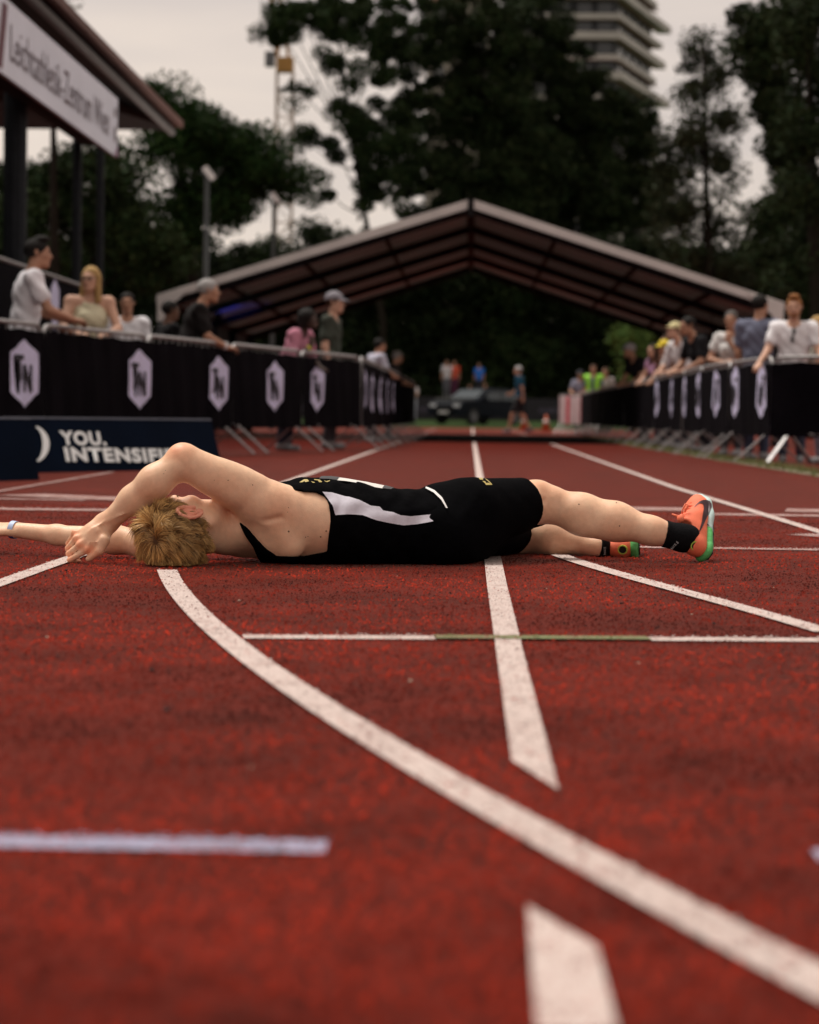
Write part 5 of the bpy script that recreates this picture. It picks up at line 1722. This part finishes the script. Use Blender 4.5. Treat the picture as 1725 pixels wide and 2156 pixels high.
# ------------------------------------------------------------------ hair
def make_hair(C, R, k, N, lens, base_col, tip_col, parent, whorl=(.02, -.62, .78), grav=(0, 0, -1), gw=.20, seed=3, width=.0011, nseg=6, zmin=None, lift=.5, cap=True):
    rg = np.random.default_rng(seed)
    cen = np.array((0, -.012, .028)); rad = np.array((.076, .096, .084))
    d = rg.normal(size=(N * 4, 3)); d /= np.linalg.norm(d, axis=1, keepdims=True)
    def scalp(d):
        p = cen + d * rad
        x, y, z = p[:, 0], p[:, 1], p[:, 2]
        line = np.interp(y, [-.11, -.06, -.025, .005, .03, .06, .085], [-.084, -.076, -.042, .010, .038, .070, .090])
        return z > line + .003 * np.sin(x * 300)
    d = d[scalp(d)][:N]; N = len(d)
    p = cen + d * rad
    n = d / rad; n /= np.linalg.norm(n, axis=1, keepdims=True)
    w = np.array(whorl); w /= np.linalg.norm(w)
    t = d - w; t -= n * (t * n).sum(1, keepdims=True); t /= np.linalg.norm(t, axis=1, keepdims=True) + 1e-6
    sw_ = np.cross(n, t)
    seeds = rg.normal(size=(N // 26, 3)); seeds /= np.linalg.norm(seeds, axis=1, keepdims=True)
    cl = np.argmax(d @ seeds.T, axis=1)
    cn = rg.normal(size=(len(seeds), 3)) * .42
    cl_len = rg.uniform(.75, 1.2, len(seeds))
    g = R.T @ np.array(grav, float)
    dirn = n * lift + t * .85 + sw_ * .25 + cn[cl] + rg.normal(size=(N, 3)) * .10
    dirn /= np.linalg.norm(dirn, axis=1, keepdims=True)
    front = np.clip((p[:, 2] - .02) / .09, 0, 1)
    ln = (lens[0] + (lens[1] - lens[0]) * front) * cl_len[cl] * rg.uniform(.8, 1.1, N)
    tgt = seeds[cl]
    P_ = [p.copy()]
    cur = p.copy()
    for s_ in range(nseg):
        cur = cur + dirn * (ln / nseg)[:, None]
        q = (cur - cen) / (rad * 1.04)
        r_ = np.linalg.norm(q, axis=1, keepdims=True)
        cur = np.where(r_ < 1, cen + (q / r_) * rad * 1.04, cur)
        P_.append(cur.copy())
        dirn = dirn + g * gw + (t * .15) - n * .10 + sw_ * (.16 * np.sin(s_ * 1.3 + cl * 2.4))[:, None]
        dirn /= np.linalg.norm(dirn, axis=1, keepdims=True)
    P_ = np.stack(P_, 1)
    Wd = C + (P_ * k) @ R.T
    if zmin is not None:
        Wd[..., 2] = np.maximum(Wd[..., 2], zmin + rg.uniform(0, .006, Wd.shape[:2]))
    tan = np.gradient(Wd, axis=1)
    side_ = np.cross(tan, (n @ R.T)[:, None, :] + rg.normal(size=(N, 1, 3)) * .35)
    side_ /= np.linalg.norm(side_, axis=2, keepdims=True) + 1e-9
    prof = np.array([1, 1, .95, .85, .65, .4, .12])[:nseg + 1]
    hw = width * k * prof[None, :, None] * rg.uniform(.7, 1.3, (N, 1, 1))
    A_ = Wd + side_ * hw; B_ = Wd - side_ * hw
    VV = np.stack([A_, B_], 2).reshape(-1, 3)
    base = (np.arange(N) * (nseg + 1) * 2)[:, None] + (np.arange(nseg) * 2)[None, :]
    QQ = np.stack([base, base + 2, base + 3, base + 1], 2).reshape(-1, 4)
    me = mesh_np('hair', VV, QQ)
    f = np.linspace(0, 1, nseg + 1)[None, :, None]
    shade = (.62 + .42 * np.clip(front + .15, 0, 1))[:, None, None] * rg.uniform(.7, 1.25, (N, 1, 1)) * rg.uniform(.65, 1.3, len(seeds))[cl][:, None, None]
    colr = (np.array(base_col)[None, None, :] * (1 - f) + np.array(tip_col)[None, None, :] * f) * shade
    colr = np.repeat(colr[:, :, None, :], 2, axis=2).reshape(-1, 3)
    ca = me.color_attributes.new('tint', 'FLOAT_COLOR', 'POINT')
    ca.data.foreach_set('color', np.concatenate([colr, np.ones((len(colr), 1))], 1).astype(np.float32).ravel())
    hm = mat('hair_strands', (1, 1, 1), .5, .06, 300, attr='tint', spec=.3)
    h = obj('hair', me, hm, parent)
    if cap:
        m = MB(); nu, nv = 40, 28
        grid = {}
        for a in range(nv + 1):
            for b in range(nu):
                ph, th = math.pi * a / nv, 2 * math.pi * b / nu
                dd = np.array((math.sin(ph) * math.cos(th), math.sin(ph) * math.sin(th), math.cos(ph)))
                grid[a, b] = len(m.v); m.v.append(Vector(C + R @ ((cen + dd * rad * 1.025) * k)))
                grid['d', a, b] = dd
        for a in range(nv):
            for b in range(nu):
                q = [(a, b), (a + 1, b), (a + 1, (b + 1) % nu), (a, (b + 1) % nu)]
                if scalp(np.array([grid[('d',) + z] for z in q])).all():
                    m.f.append(tuple(grid[z] for z in q))
        used = sorted({i for f in m.f for i in f}); mp_ = {o: i for i, o in enumerate(used)}
        m.v = [m.v[i] for i in used]; m.f = [tuple(mp_[i] for i in f) for f in m.f]
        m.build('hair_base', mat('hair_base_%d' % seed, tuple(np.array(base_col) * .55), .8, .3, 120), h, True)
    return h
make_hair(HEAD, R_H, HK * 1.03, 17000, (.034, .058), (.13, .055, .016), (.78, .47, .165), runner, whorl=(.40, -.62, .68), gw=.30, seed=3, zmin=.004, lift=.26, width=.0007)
# ================================================================== spectators
SKINS = {'fair': (.58, .34, .24), 'tan': (.42, .22, .14), 'brown': (.16, .075, .045), 'dark': (.055, .028, .02)}
def person(x, y, face, H, label, shirt, trousers, hair, skin='fair', arms='down', sleeve=.55, lean=0.0, hairstyle='short', cap=None, glasses=False, beard=None,
           step=0.0, group=None, res=.012, headturn=0.0, z0=0.0, extra=None, shorts=False, vest=None, shoe=(.25, .25, .26), tilt=0.0, watch=None, wide=1.0, name='person', armsep=None):
    k = H / 1.78
    cf, sf = math.cos(face), math.sin(face)
    Rz = np.array(((cf, -sf, 0), (sf, cf, 0), (0, 0, 1.0)))          # local x right, y forward
    O = np.array((x, y, z0))
    hipz = .93
    cl_, sl_ = math.cos(lean), math.sin(lean)
    def P(px, py, pz):
        """local point; what lies above the hips leans forward"""
        if pz > hipz:
            dz, dy = pz - hipz, py
            py, pz = dy * cl_ + dz * sl_, hipz + dz * cl_ - dy * sl_
        return O + Rz @ (np.array((px, py, pz)) * k)
    ht = math.pi * 0 + headturn
    Rh = Rz @ np.array(((math.cos(ht), -math.sin(ht), 0), (math.sin(ht), math.cos(ht), 0), (0, 0, 1.0))) @ np.array(((1, 0, 0), (0, math.cos(tilt), math.sin(tilt)), (0, -math.sin(tilt), math.cos(tilt))))
    hc = P(0, .035, 1.645)
    w = wide
    # joints
    sh = [P(-.175 * w, 0, 1.43), P(.175 * w, 0, 1.43)]
    def arm(side, mode):
        s = -1 if side == 0 else 1
        if mode == 'down': return P(s * .225, -.01, 1.14), P(s * .235, .06, .90), (0.05 * -s, .25, -1), (s * 1.0, .2, 0)
        if mode == 'rail': return P(s * .25, .14, 1.20), P(s * .12, .36, 1.16), (-s * .5, .85, -.1), (0, .2, 1)
        if mode == 'cross': return P(s * .25, .10, 1.17), P(-s * .02, .25, 1.13), (-s * 1, .15, .05), (0, 1, .3)
        if mode == 'reach': return P(s * .26, .10, 1.20), P(s * .34, .34, 1.06), (s * .2, .8, -.4), (0, .3, 1)
        if mode == 'chin': return P(s * .24, .16, 1.16), P(s * .06, .22, 1.38), (-s * .1, .0, 1), (s * .6, .8, 0)
        if mode == 'walkf': return P(s * .22, .12, 1.16), P(s * .21, .30, 1.02), (0, .9, .1), (s, 0, 0)
        if mode == 'walkb': return P(s * .23, -.12, 1.16), P(s * .23, -.14, .92), (0, .1, -1), (s, 0, 0)
        if mode == 'hip': return P(s * .32, -.04, 1.18), P(s * .20, .06, 1.00), (-s * .6, .4, -.6), (s, .4, 0)
        return P(s * .225, -.01, 1.14), P(s * .235, .06, .90), (0, .2, -1), (s, .2, 0)
    modes = arms if isinstance(arms, (tuple, list)) else (arms, arms)
    torso_p = [(Ell(P(0, 0, 1.30), np.array((.165 * w, .108, .17)) * k, Rz), .05 * k), (Ell(P(0, .0, 1.10), np.array((.145 * w, .102, .17)) * k, Rz), .05 * k),
               (Ell(P(0, -.01, .94), np.array((.16 * w, .112, .12)) * k, Rz), .05 * k), (Cone(sh[0], sh[1], .062 * k, .062 * k), .05 * k)]
    if hairstyle in ('long', 'bun') and skin != 'x':
        torso_p.append((Ell(P(0, .09, 1.28), np.array((.12, .05, .07)) * k, Rz), .04 * k))
    arms_up, arms_lo = [], []
    hands = []
    for i in (0, 1):
        e, wr, hd_, bk = arm(i, modes[i])
        arms_up.append((Cone(sh[i], e, .052 * k, .040 * k), .025 * k))
        arms_lo += [(Cone(e, wr, .040 * k, .026 * k), .015 * k)]
        s = -1 if i == 0 else 1
        hands += hand_prims(wr, Rz @ np.array(hd_, float), Rz @ np.array(bk, float), Rz @ np.array((-s * .9, .3, .2)) + 1e-3, k * .98, .55)
        if watch is not None and i == 1:
            watch_c = wr + (e - wr) * .12; watch_a = wr - e
    hx = .092
    kneeL, kneeR = P(-hx, .03 + step * .5, .49), P(hx, .03 - step * .35, .49)
    anL, anR = P(-hx, step * .9, .09), P(hx, -step * .9, .09 + abs(step) * .10)
    if step: kneeR = P(hx, .02 - step * .15, .48)
    legs_p = [(Cone(P(-hx, 0, .90), kneeL, .085 * k, .056 * k), .03 * k), (Cone(P(hx, 0, .90), kneeR, .085 * k, .056 * k), .03 * k)]
    shin_p = [(Cone(kneeL, anL, .054 * k, .036 * k), .03 * k), (Cone(kneeR, anR, .054 * k, .036 * k), .03 * k)]
    neck = [(Cone(P(0, .0, 1.40), P(0, .025, 1.57), .060 * k, .052 * k), .025 * k)]
    th = thing(name, (x, y, z0), label, 'person', group)
    hp = head_prims(hc, Rh, k * .98)
    hp += [(Ell(hc + Rh @ (np.array((s * .080, -.012, 0)) * k), np.array((.010, .016, .028)) * k, Rh), .008 * k) for s in (-1, 1)]
    V, Q = prims_mesh(torso_p + arms_up + arms_lo + hands + legs_p + shin_p + neck + hp, res, 0, 1, .03)
    sk = mat('skin_' + skin, SKINS[skin], .55, .08, 20)
    obj('body', mesh_np('body', V, Q), sk, th, True)
    # shirt
    hem = P(0, 0, .86)
    tors = torso_p if sleeve > .05 else torso_p[:3] + torso_p[4:]
    sp_ = tors[:] + [(Cone(sh[i], sh[i] + (arms_up[i][0].b - sh[i]) * sleeve, .058 * k, (.058 - .010 * sleeve) * k), .02 * k) for i in (0, 1) if sleeve > .05]
    if sleeve > 1.2:
        sp_ = torso_p[:] + arms_up + arms_lo
    f = Field(np.min([p.lo for p, q in sp_], axis=0) - .05, np.max([p.hi for p, q in sp_], axis=0) + .05, res)
    for p, kk in sp_: f.add(p, kk, .013 * k)
    X, Yg, Zg = f.grid()
    wr_ = .008 * np.sin(Zg * 38 + X * 17 + 1.3 * np.sin(Yg * 25)) * np.sin(X * 23 - Yg * 19 + Zg * 11)
    f.F = f.F - wr_.astype(np.float32)
    f.half(hem, (0, 0, -1))
    f.cut(Cone(P(0, .06, 1.50), P(0, .0, 1.62), .075 * k, .09 * k), .01)
    V, Q = f.surface()
    sm = mat('cloth_' + '_'.join('%03d' % int(c * 999) for c in shirt), shirt, .85, .10, 9, .2, 25, spec=.15)
    so_ = obj('shirt', mesh_np('shirt', relax(V, Q, 1), Q), sm, th, True)
    if vest:
        vm = mat('hi_vis_vest', vest, .6, .1)
        f = Field(np.min([p.lo for p, q in torso_p], axis=0) - .06, np.max([p.hi for p, q in torso_p], axis=0) + .06, res)
        for p, kk in torso_p: f.add(p, kk, .026 * k)
        f.half(hem, (0, 0, -1)); f.cut(Cone(P(0, .10, 1.60), P(0, .16, .85), .06 * k, .05 * k), .01); f.cut(Cone(P(0, .06, 1.50), P(0, .0, 1.62), .08 * k, .1 * k), .01)
        V, Q = f.surface(); obj('vest', mesh_np('vest', relax(V, Q, 1), Q), vm, th, True)
    # trousers
    tp_ = [torso_p[2]] + legs_p + ([] if shorts else shin_p)
    f = Field(np.min([p.lo for p, q in tp_], axis=0) - .05, np.max([p.hi for p, q in tp_], axis=0) + .05, res)
    for p, kk in tp_: f.add(p, kk, .014 * k)
    f.half(P(0, 0, .98 if lean == 0 else .93), (0, 0, 1))
    if shorts: f.half(P(0, 0, .54), (0, 0, -1))
    else: f.half(P(0, 0, .09), (0, 0, -1))
    V, Q = f.surface()
    obj('trousers', mesh_np('trousers', relax(V, Q, 1), Q), mat('legwear_' + '_'.join('%03d' % int(c * 999) for c in trousers), trousers, .85, .15, 8), th, True)
    # shoes
    for a in (anL, anR):
        fw = Rz @ np.array((0, 1.0, 0))
        b = np.array(a)
        zf = b[2] - .055 * k
        pr = [(Cone(b + fw * -.03 * k + (0, 0, -.045 * k), b + fw * .14 * k + (0, 0, -.055 * k), .040 * k, .034 * k), .02), (Cone(b, b + (0, 0, -.03 * k), .042 * k, .044 * k), .02)]
        V, Q = prims_mesh(pr, res, 0, 1, .02, (), [((0, 0, z0 + .004), (0, 0, -1))] if not step else ())
        obj('shoe', mesh_np('shoe', V, Q), mat('shoe_' + '_'.join('%03d' % int(c * 999) for c in shoe), shoe, .7, .1), th, True)
    # hair
    if hair is not None:
        kc = k * .98
        def HP(a, b, c): return hc + Rh @ (np.array((a, b, c)) * kc)
        pr = [(Ell(HP(0, -.018, .034), np.array((.083, .099, .087)) * kc, Rh), .02 * kc)]
        if hairstyle == 'bun': pr.append((Ell(HP(0, -.12, .02), np.array((.04, .04, .04)) * kc, Rh), .015))
        if hairstyle == 'long':
            for s in (-1, 1):
                pr.append((Cone(HP(s * .066, -.02, .01), HP(s * .078, .00, -.20), .034 * kc, .030 * kc), .03 * kc))
            pr.append((Cone(HP(0, -.07, .0), HP(0, -.085, -.24), .070 * kc, .050 * kc), .03 * kc))
        if hairstyle == 'bushy': pr += [(Ell(HP(0, -.03, .05), np.array((.112, .12, .105)) * kc, Rh), .03 * kc), (Ell(HP(0, -.06, -.02), np.array((.10, .09, .09)) * kc, Rh), .03 * kc)]
        if hairstyle == 'quiff': pr.append((Ell(HP(0, .03, .115), np.array((.060, .062, .030)) * kc, Rh), .02 * kc))
        cutp = [(Ell(HP(0, .105, -.03), np.array((.068, .080, .092)) * kc, Rh), .01)]
        hv = [] if hairstyle in ('long', 'bushy') else [(HP(0, .0, -.035), Rh @ np.array((0, .75, -1.0)))]
        V, Q = prims_mesh(pr, res * .8, 0, 1, .03, cutp, hv)
        N_ = vnormals(V, Q)
        V = V + N_ * (.004 * np.sin(V[:, :1] * 210 + V[:, 2:3] * 160) * np.sin(V[:, 1:2] * 190 + 1.1))
        hm = mat('hairmass_' + '_'.join('%03d' % int(c * 999) for c in hair), hair, .7, .35, 60, .6, 120, spec=.2)
        if cap is None or hairstyle in ('long', 'short'):
            obj('hair', mesh_np('hair', V, Q), hm, th, True)
    def HP(a, b, c): return hc + Rh @ (np.array((a, b, c)) * k * .98)
    if cap is not None:
        pr = [(Ell(HP(0, -.012, .045), np.array((.092, .108, .088)) * k, Rh), .02)]
        V, Q = prims_mesh(pr, res * .8, 0, 1, .03, (), [(HP(0, 0, .030), Rh @ np.array((0, .12, -1.0)))])
        cm = mat('cap_' + '_'.join('%03d' % int(c * 999) for c in cap), cap, .8, .15, 20)
        co_ = obj('cap', mesh_np('cap', V, Q), cm, th, True)
        q = MB(); n = 12
        a_ = [HP(.075 * math.cos(t), .055 + .045 * math.sin(t), .045) for t in np.linspace(0, math.pi, n)]
        b_ = [HP(.080 * math.cos(t), .070 + .105 * math.sin(t), .030 - .012 * math.sin(t)) for t in np.linspace(0, math.pi, n)]
        q.strip(a_, b_); q.build('cap_peak', cm, co_, True)
    em = mat('dark_eye', (.02, .015, .012), .3, .1)
    for s in (-1, 1):
        MB().ball(HP(s * .031, .082, -.002), (.012, .008, .006), Matrix(Rh.tolist()), 8, 6).build('eye', em, th, True)
        MB().tube([HP(s * .016, .092, .018), HP(s * .034, .090, .022), HP(s * .050, .078, .016)], [.004, .005, .003], 5).build('eyebrow', em if hair is None else hm, th, True)
    MB().ball(HP(0, .093, -.064), (.022, .007, .007), Matrix(Rh.tolist()), 8, 6).build('lips', mat('lips', (.30, .11, .09), .5, .1), th, True)
    if beard is not None:
        bp_ = [(Cone(HP(.058, .015, -.045), HP(.030, .075, -.085), .020 * k, .022 * k), .02), (Cone(HP(-.058, .015, -.045), HP(-.030, .075, -.085), .020 * k, .022 * k), .02), (Ell(HP(0, .078, -.092), np.array((.042, .028, .024)) * k, Rh), .02)]
        V, Q = prims_mesh(bp_, res * .7, 0, 1, .02); obj('beard', mesh_np('beard', V, Q), mat('beard_hair', beard, .8, .3, 80), th, True)
    if glasses:
        gm = mat('spectacle_frame', (.02, .01, .015), .4, .1)
        q = MB()
        for s in (-1, 1):
            q.tube([HP(s * .033 + .022 * math.cos(t), .104, -.002 + .018 * math.sin(t)) for t in np.linspace(0, 2 * math.pi, 13)], .0035 * k, 5)
            q.tube([HP(s * .055, .102, .004), HP(s * .082, .02, .006)], .003 * k, 5)
        q.tube([HP(-.012, .106, .0), HP(.012, .106, .0)], .003 * k, 5)
        o = q.build('spectacles', gm, th, True); o['kind'] = 'stuff'
    if watch is not None:
        m = ring(watch_c, watch_a, .034 * k, .030 * k, 16, .003)
        m.build('wrist_strap', mat('strap_' + '_'.join('%03d' % int(c * 999) for c in watch), watch, .5, .1), th, True)
    return th, P

F0 = lambda deg: math.radians(deg)      # facing: 0 looks down the track (+Y), 90 = towards -X, -90 = towards +X, 180 = camera
BLACKH, BROWNH, GREYH, BLOND, GING = (.010, .008, .007), (.06, .032, .018), (.36, .35, .345), (.42, .27, .11), (.30, .13, .045)
def behind(L, px, off=.42, side=-1):
    """ground position behind a fence line so that the body shows at the picture column px"""
    p = L.pt(L.at_px(px)); q = L.pt(L.at_px(px) + .2); d = q - p; d /= np.linalg.norm(d)
    n_ = np.array((-d[1], d[0])) * side
    r_ = p / np.linalg.norm(p)                     # sight line on the ground
    b = p + r_ * min(5.0, off / max(.08, abs(float(n_ @ r_))))
    return float(b[0]), float(b[1])
def top_h(px, py, Y): return at(px, py, Y).z
def put(L, px, top, off=.42, side=-1, Hfix=None):
    X_, Y_ = behind(L, px, off, side)
    return X_, Y_, Hfix or top_h(px, top, Y_)
# grandstand side
X_, Y_, H_ = put(LF, 46, 486, .36)
person(X_, Y_, F0(-72), H_ * .985, 'man in white T-shirt with short dark hair looking along the barrier', (.84, .83, .88), (.03, .03, .04), BLACKH, 'tan', ('rail', 'rail'), .60, .12, 'quiff', headturn=F0(-8), wide=1.05)
X_, Y_, H_ = put(LF, 186, 560, .36)
person(X_, Y_, F0(-165), H_ + .02, 'woman with long blonde hair, glasses and cream top leaning on the barrier', (.66, .62, .44), (.10, .10, .14), BLOND, 'fair', ('rail', 'rail'), .0, .10, 'long', glasses=True, headturn=F0(-28))
X_, Y_, H_ = put(LF, 266, 612, .8)
person(X_, Y_, F0(-172), H_, 'youth in white T-shirt with dark hair standing behind the blonde woman', (.78, .78, .82), (.03, .03, .04), BLACKH, 'tan', 'down', .6, 0, 'short')
X_, Y_, H_ = put(LF, 352, 636, .7)
person(X_, Y_, F0(-60), 1.62, 'dark haired person in black standing behind the grey haired man', (.010, .010, .011), (.01, .01, .012), BLACKH, 'brown', 'down', 1.5, 0, 'short')
X_, Y_, H_ = put(LF, 388, 590, .36)
person(X_, Y_, F0(-80), H_ + .08, 'grey haired man in black T-shirt leaning forward on the barrier with clasped hands', (.012, .010, .010), (.02, .02, .025), GREYH, 'tan', ('rail', 'rail'), .75, .28, 'short', watch=(.6, .6, .6), tilt=0)
X_, Y_, H_ = put(LF, 600, 642, .32)
person(X_, Y_, F0(-115), H_ + .03, 'person in pink shirt with bushy black hair bending over the barrier', (.52, .22, .30), (.03, .03, .05), BLACKH, 'dark', ('rail', 'chin'), .9, .42, 'bushy', watch=(.55, .50, .05), tilt=-.2)
X_, Y_, H_ = put(LF, 694, 608, .34)
person(X_, Y_, F0(-100), H_ - .02, 'man in olive T-shirt and grey cap standing tall behind the barrier', (.050, .058, .046), (.05, .05, .06), BROWNH, 'fair', ('down', 'down'), .62, .02, 'short', cap=(.22, .21, .24))
X_, Y_, H_ = put(LF2, 783, 708, .5)
person(X_, Y_, F0(-60), min(H_, 1.85), 'man in pale lilac shirt behind the straight barriers beside the tent', (.50, .50, .60), (.02, .02, .03), BLACKH, 'tan', 'rail', .6, .15, 'short', res=.014)
X_, Y_, H_ = put(LF2, 818, 735, .5)
person(X_, Y_, F0(-75), min(max(H_, 1.6), 1.8), 'person in dark clothes and grey cap at the tent entrance', (.03, .025, .025), (.02, .02, .03), GREYH, 'tan', 'rail', .9, .2, 'short', cap=(.20, .19, .18), res=.014)
# opposite side
X_, Y_ = at(1672, 700, 24.35).x, 24.35
person(X_, Y_, F0(170), top_h(1672, 620, Y_), 'man with short ginger hair and beard in white V-neck T-shirt at the barrier', (.84, .83, .86), (.05, .06, .10), GING, 'fair', ('reach', 'reach'), .62, .06, 'quiff', beard=(.24, .10, .04), wide=1.06)
gX, gY = X_, Y_
X_, Y_ = at(1597, 700, 25.9).x, 25.9
person(X_, Y_, F0(-35), top_h(1600, 616, Y_), 'man in grey blue T-shirt with dark hair turning his back', (.135, .145, .205), (.04, .05, .09), BLACKH, 'tan', ('down', 'hip'), .62, 0, 'short', wide=1.12)
X_, Y_, H_ = put(RF, 1542, 650, .42)
person(X_, Y_, F0(150), H_, 'grey haired woman in open white shirt with a hand at her chin', (.60, .59, .58), (.05, .05, .06), (.10, .09, .085), 'tan', ('chin', 'cross'), .5, .05, 'bun', headturn=F0(12))
X_, Y_, H_ = put(RF, 1490, 676, .34)
person(X_, Y_, F0(112), H_ + .14, 'dark haired man in black T-shirt leaning over the barrier', (.010, .010, .012), (.02, .02, .03), BLACKH, 'tan', ('rail', 'rail'), .65, .38, 'short', tilt=.1)
X_, Y_, H_ = put(RF, 1449, 688, .34)
person(X_, Y_, F0(120), H_ + .12, 'person in cream cap and white shirt leaning on the barrier', (.62, .60, .62), (.05, .05, .06), BROWNH, 'fair', ('rail', 'rail'), 1.0, .30, 'short', cap=(.62, .56, .30), tilt=-.25)
X_, Y_, H_ = put(RF, 1408, 702, .44)
person(X_, Y_, F0(128), H_, 'brown haired spectator in dark clothes looking over the others', (.03, .022, .02), (.02, .02, .03), BROWNH, 'tan', 'down', .7, .05, 'short', res=.014)
X_, Y_, H_ = put(RF, 1421, 724, .32)
person(X_, Y_, F0(120), H_ + .10, 'child in yellow cap leaning on the barrier', (.12, .05, .03), (.04, .04, .06), BROWNH, 'tan', 'rail', .5, .28, 'short', cap=(.70, .55, .03), res=.013)
X_, Y_, H_ = put(RF, 1394, 728, .32)
person(X_, Y_, F0(125), H_ + .08, 'girl with dark hair in pink checked top leaning on the barrier', (.40, .22, .34), (.05, .05, .1), BLACKH, 'fair', 'rail', .3, .25, 'long', res=.013)
X_, Y_, H_ = put(RF, 1358, 732, .32)
person(X_, Y_, F0(118), H_ + .16, 'person in grey cap and black top bending over the barrier with clasped hands', (.012, .010, .012), (.02, .02, .03), GREYH, 'tan', ('rail', 'rail'), .55, .42, 'short', cap=(.40, .40, .42), res=.013)
X_, Y_ = at(1738, 700, 24.5).x, 24.5
person(X_, Y_, F0(100), top_h(1738, 660, Y_), 'blonde woman in patterned top at the barrier beside the ginger man', (.28, .26, .22), (.35, .35, .42), BLOND, 'fair', ('rail', 'down'), .4, .1, 'long')
# beyond the tent
px, Y_ = 1096, 64.5
person(at(px, 800, Y_).x, Y_, F0(75), top_h(px, 770, Y_) + .02, 'grey haired man in teal T-shirt and dark shorts walking across the track', (.012, .065, .115), (.012, .012, .015), (.45, .45, .45), 'tan', ('walkb', 'walkf'), .6, .05, 'short', step=.30, shorts=True, shoe=(.10, .10, .13), res=.015)
px, Y_ = 1250, 63.6
person(at(px, 800, Y_).x, Y_, F0(165), top_h(px, 766, Y_), 'steward in lime yellow vest behind the striped cloth', (.10, .16, .15), (.40, .37, .36), BROWNH, 'tan', 'down', .6, 0, 'short', vest=(.32, .80, .06), res=.015)
px, Y_ = 1224, 63.9
person(at(px, 800, Y_).x, Y_, F0(160), top_h(px, 778, Y_), 'person in grey top and dark cap beside the steward', (.25, .26, .34), (.04, .04, .05), BLACKH, 'tan', 'rail', .6, .1, 'short', cap=(.02, .02, .03), res=.015)
px, Y_ = 1276, 64.2
person(at(px, 800, Y_).x, Y_, F0(150), top_h(px, 772, Y_), 'person in pale top half hidden beside the steward', (.38, .33, .34), (.04, .04, .05), BROWNH, 'tan', 'down', .6, 0, 'short', res=.015)
far = [(870, 785, 112, (.50, .46, .46), (.40, .42, .5), 'person in white standing on the far verge with hands at the head', BROWNH, .15), (941, 757, 121, (.55, .52, .55), (.1, .1, .12), 'person in white on the far bank beside the one in red', BROWNH, 1.37),
       (957, 753, 121.5, (.60, .09, .05), (.10, .02, .06), 'person in red shirt on the far bank', BROWNH, 1.37), (1009, 763, 122, (.03, .16, .60), (.02, .02, .03), 'person in bright blue shirt on the far bank', BLACKH, 1.37),
       (1022, 802, 117.5, (.45, .25, .24), (.05, .05, .06), 'person in pinkish top standing behind the parked car', BROWNH, .2), (990, 808, 117.8, (.10, .04, .03), (.03, .03, .04), 'person in brown standing behind the parked car', BLACKH, .2)]
for px, top, Y_, c1, c2, lab, hr, zb_ in far:
    person(at(px, 800, Y_).x, Y_, F0(170), max(1.3, min(1.9, top_h(px, top, Y_) - zb_)), lab, c1, c2, hr, 'tan', 'down' if 'head' not in lab else ('chin', 'chin'), .6, 0, 'short', z0=zb_, res=.022)
# sunglasses hanging from the V-neck
sg = thing('sunglasses', at(1672, 705, gY - .16), 'dark sunglasses hanging from the white V-neck T-shirt', 'sunglasses')
c_ = at(1672, 705, gY - .155)
MB().ball(c_ + Vector((0, 0, .035)), (.018, .008, .040), None, 10, 8).build('lens', mat('dark_lens', (.008, .008, .01), .2, .1), sg, True)
MB().ball(c_ + Vector((-.014, .0, -.045)), (.017, .008, .038), None, 10, 8).build('lens', MATS['dark_lens'], sg, True)
MB().tube([c_ + Vector((.01, .01, .085)), c_ + Vector((0, 0, 0)), c_ + Vector((-.02, .01, -.09))], .004, 6).build('frame', MATS['dark_lens'], sg)
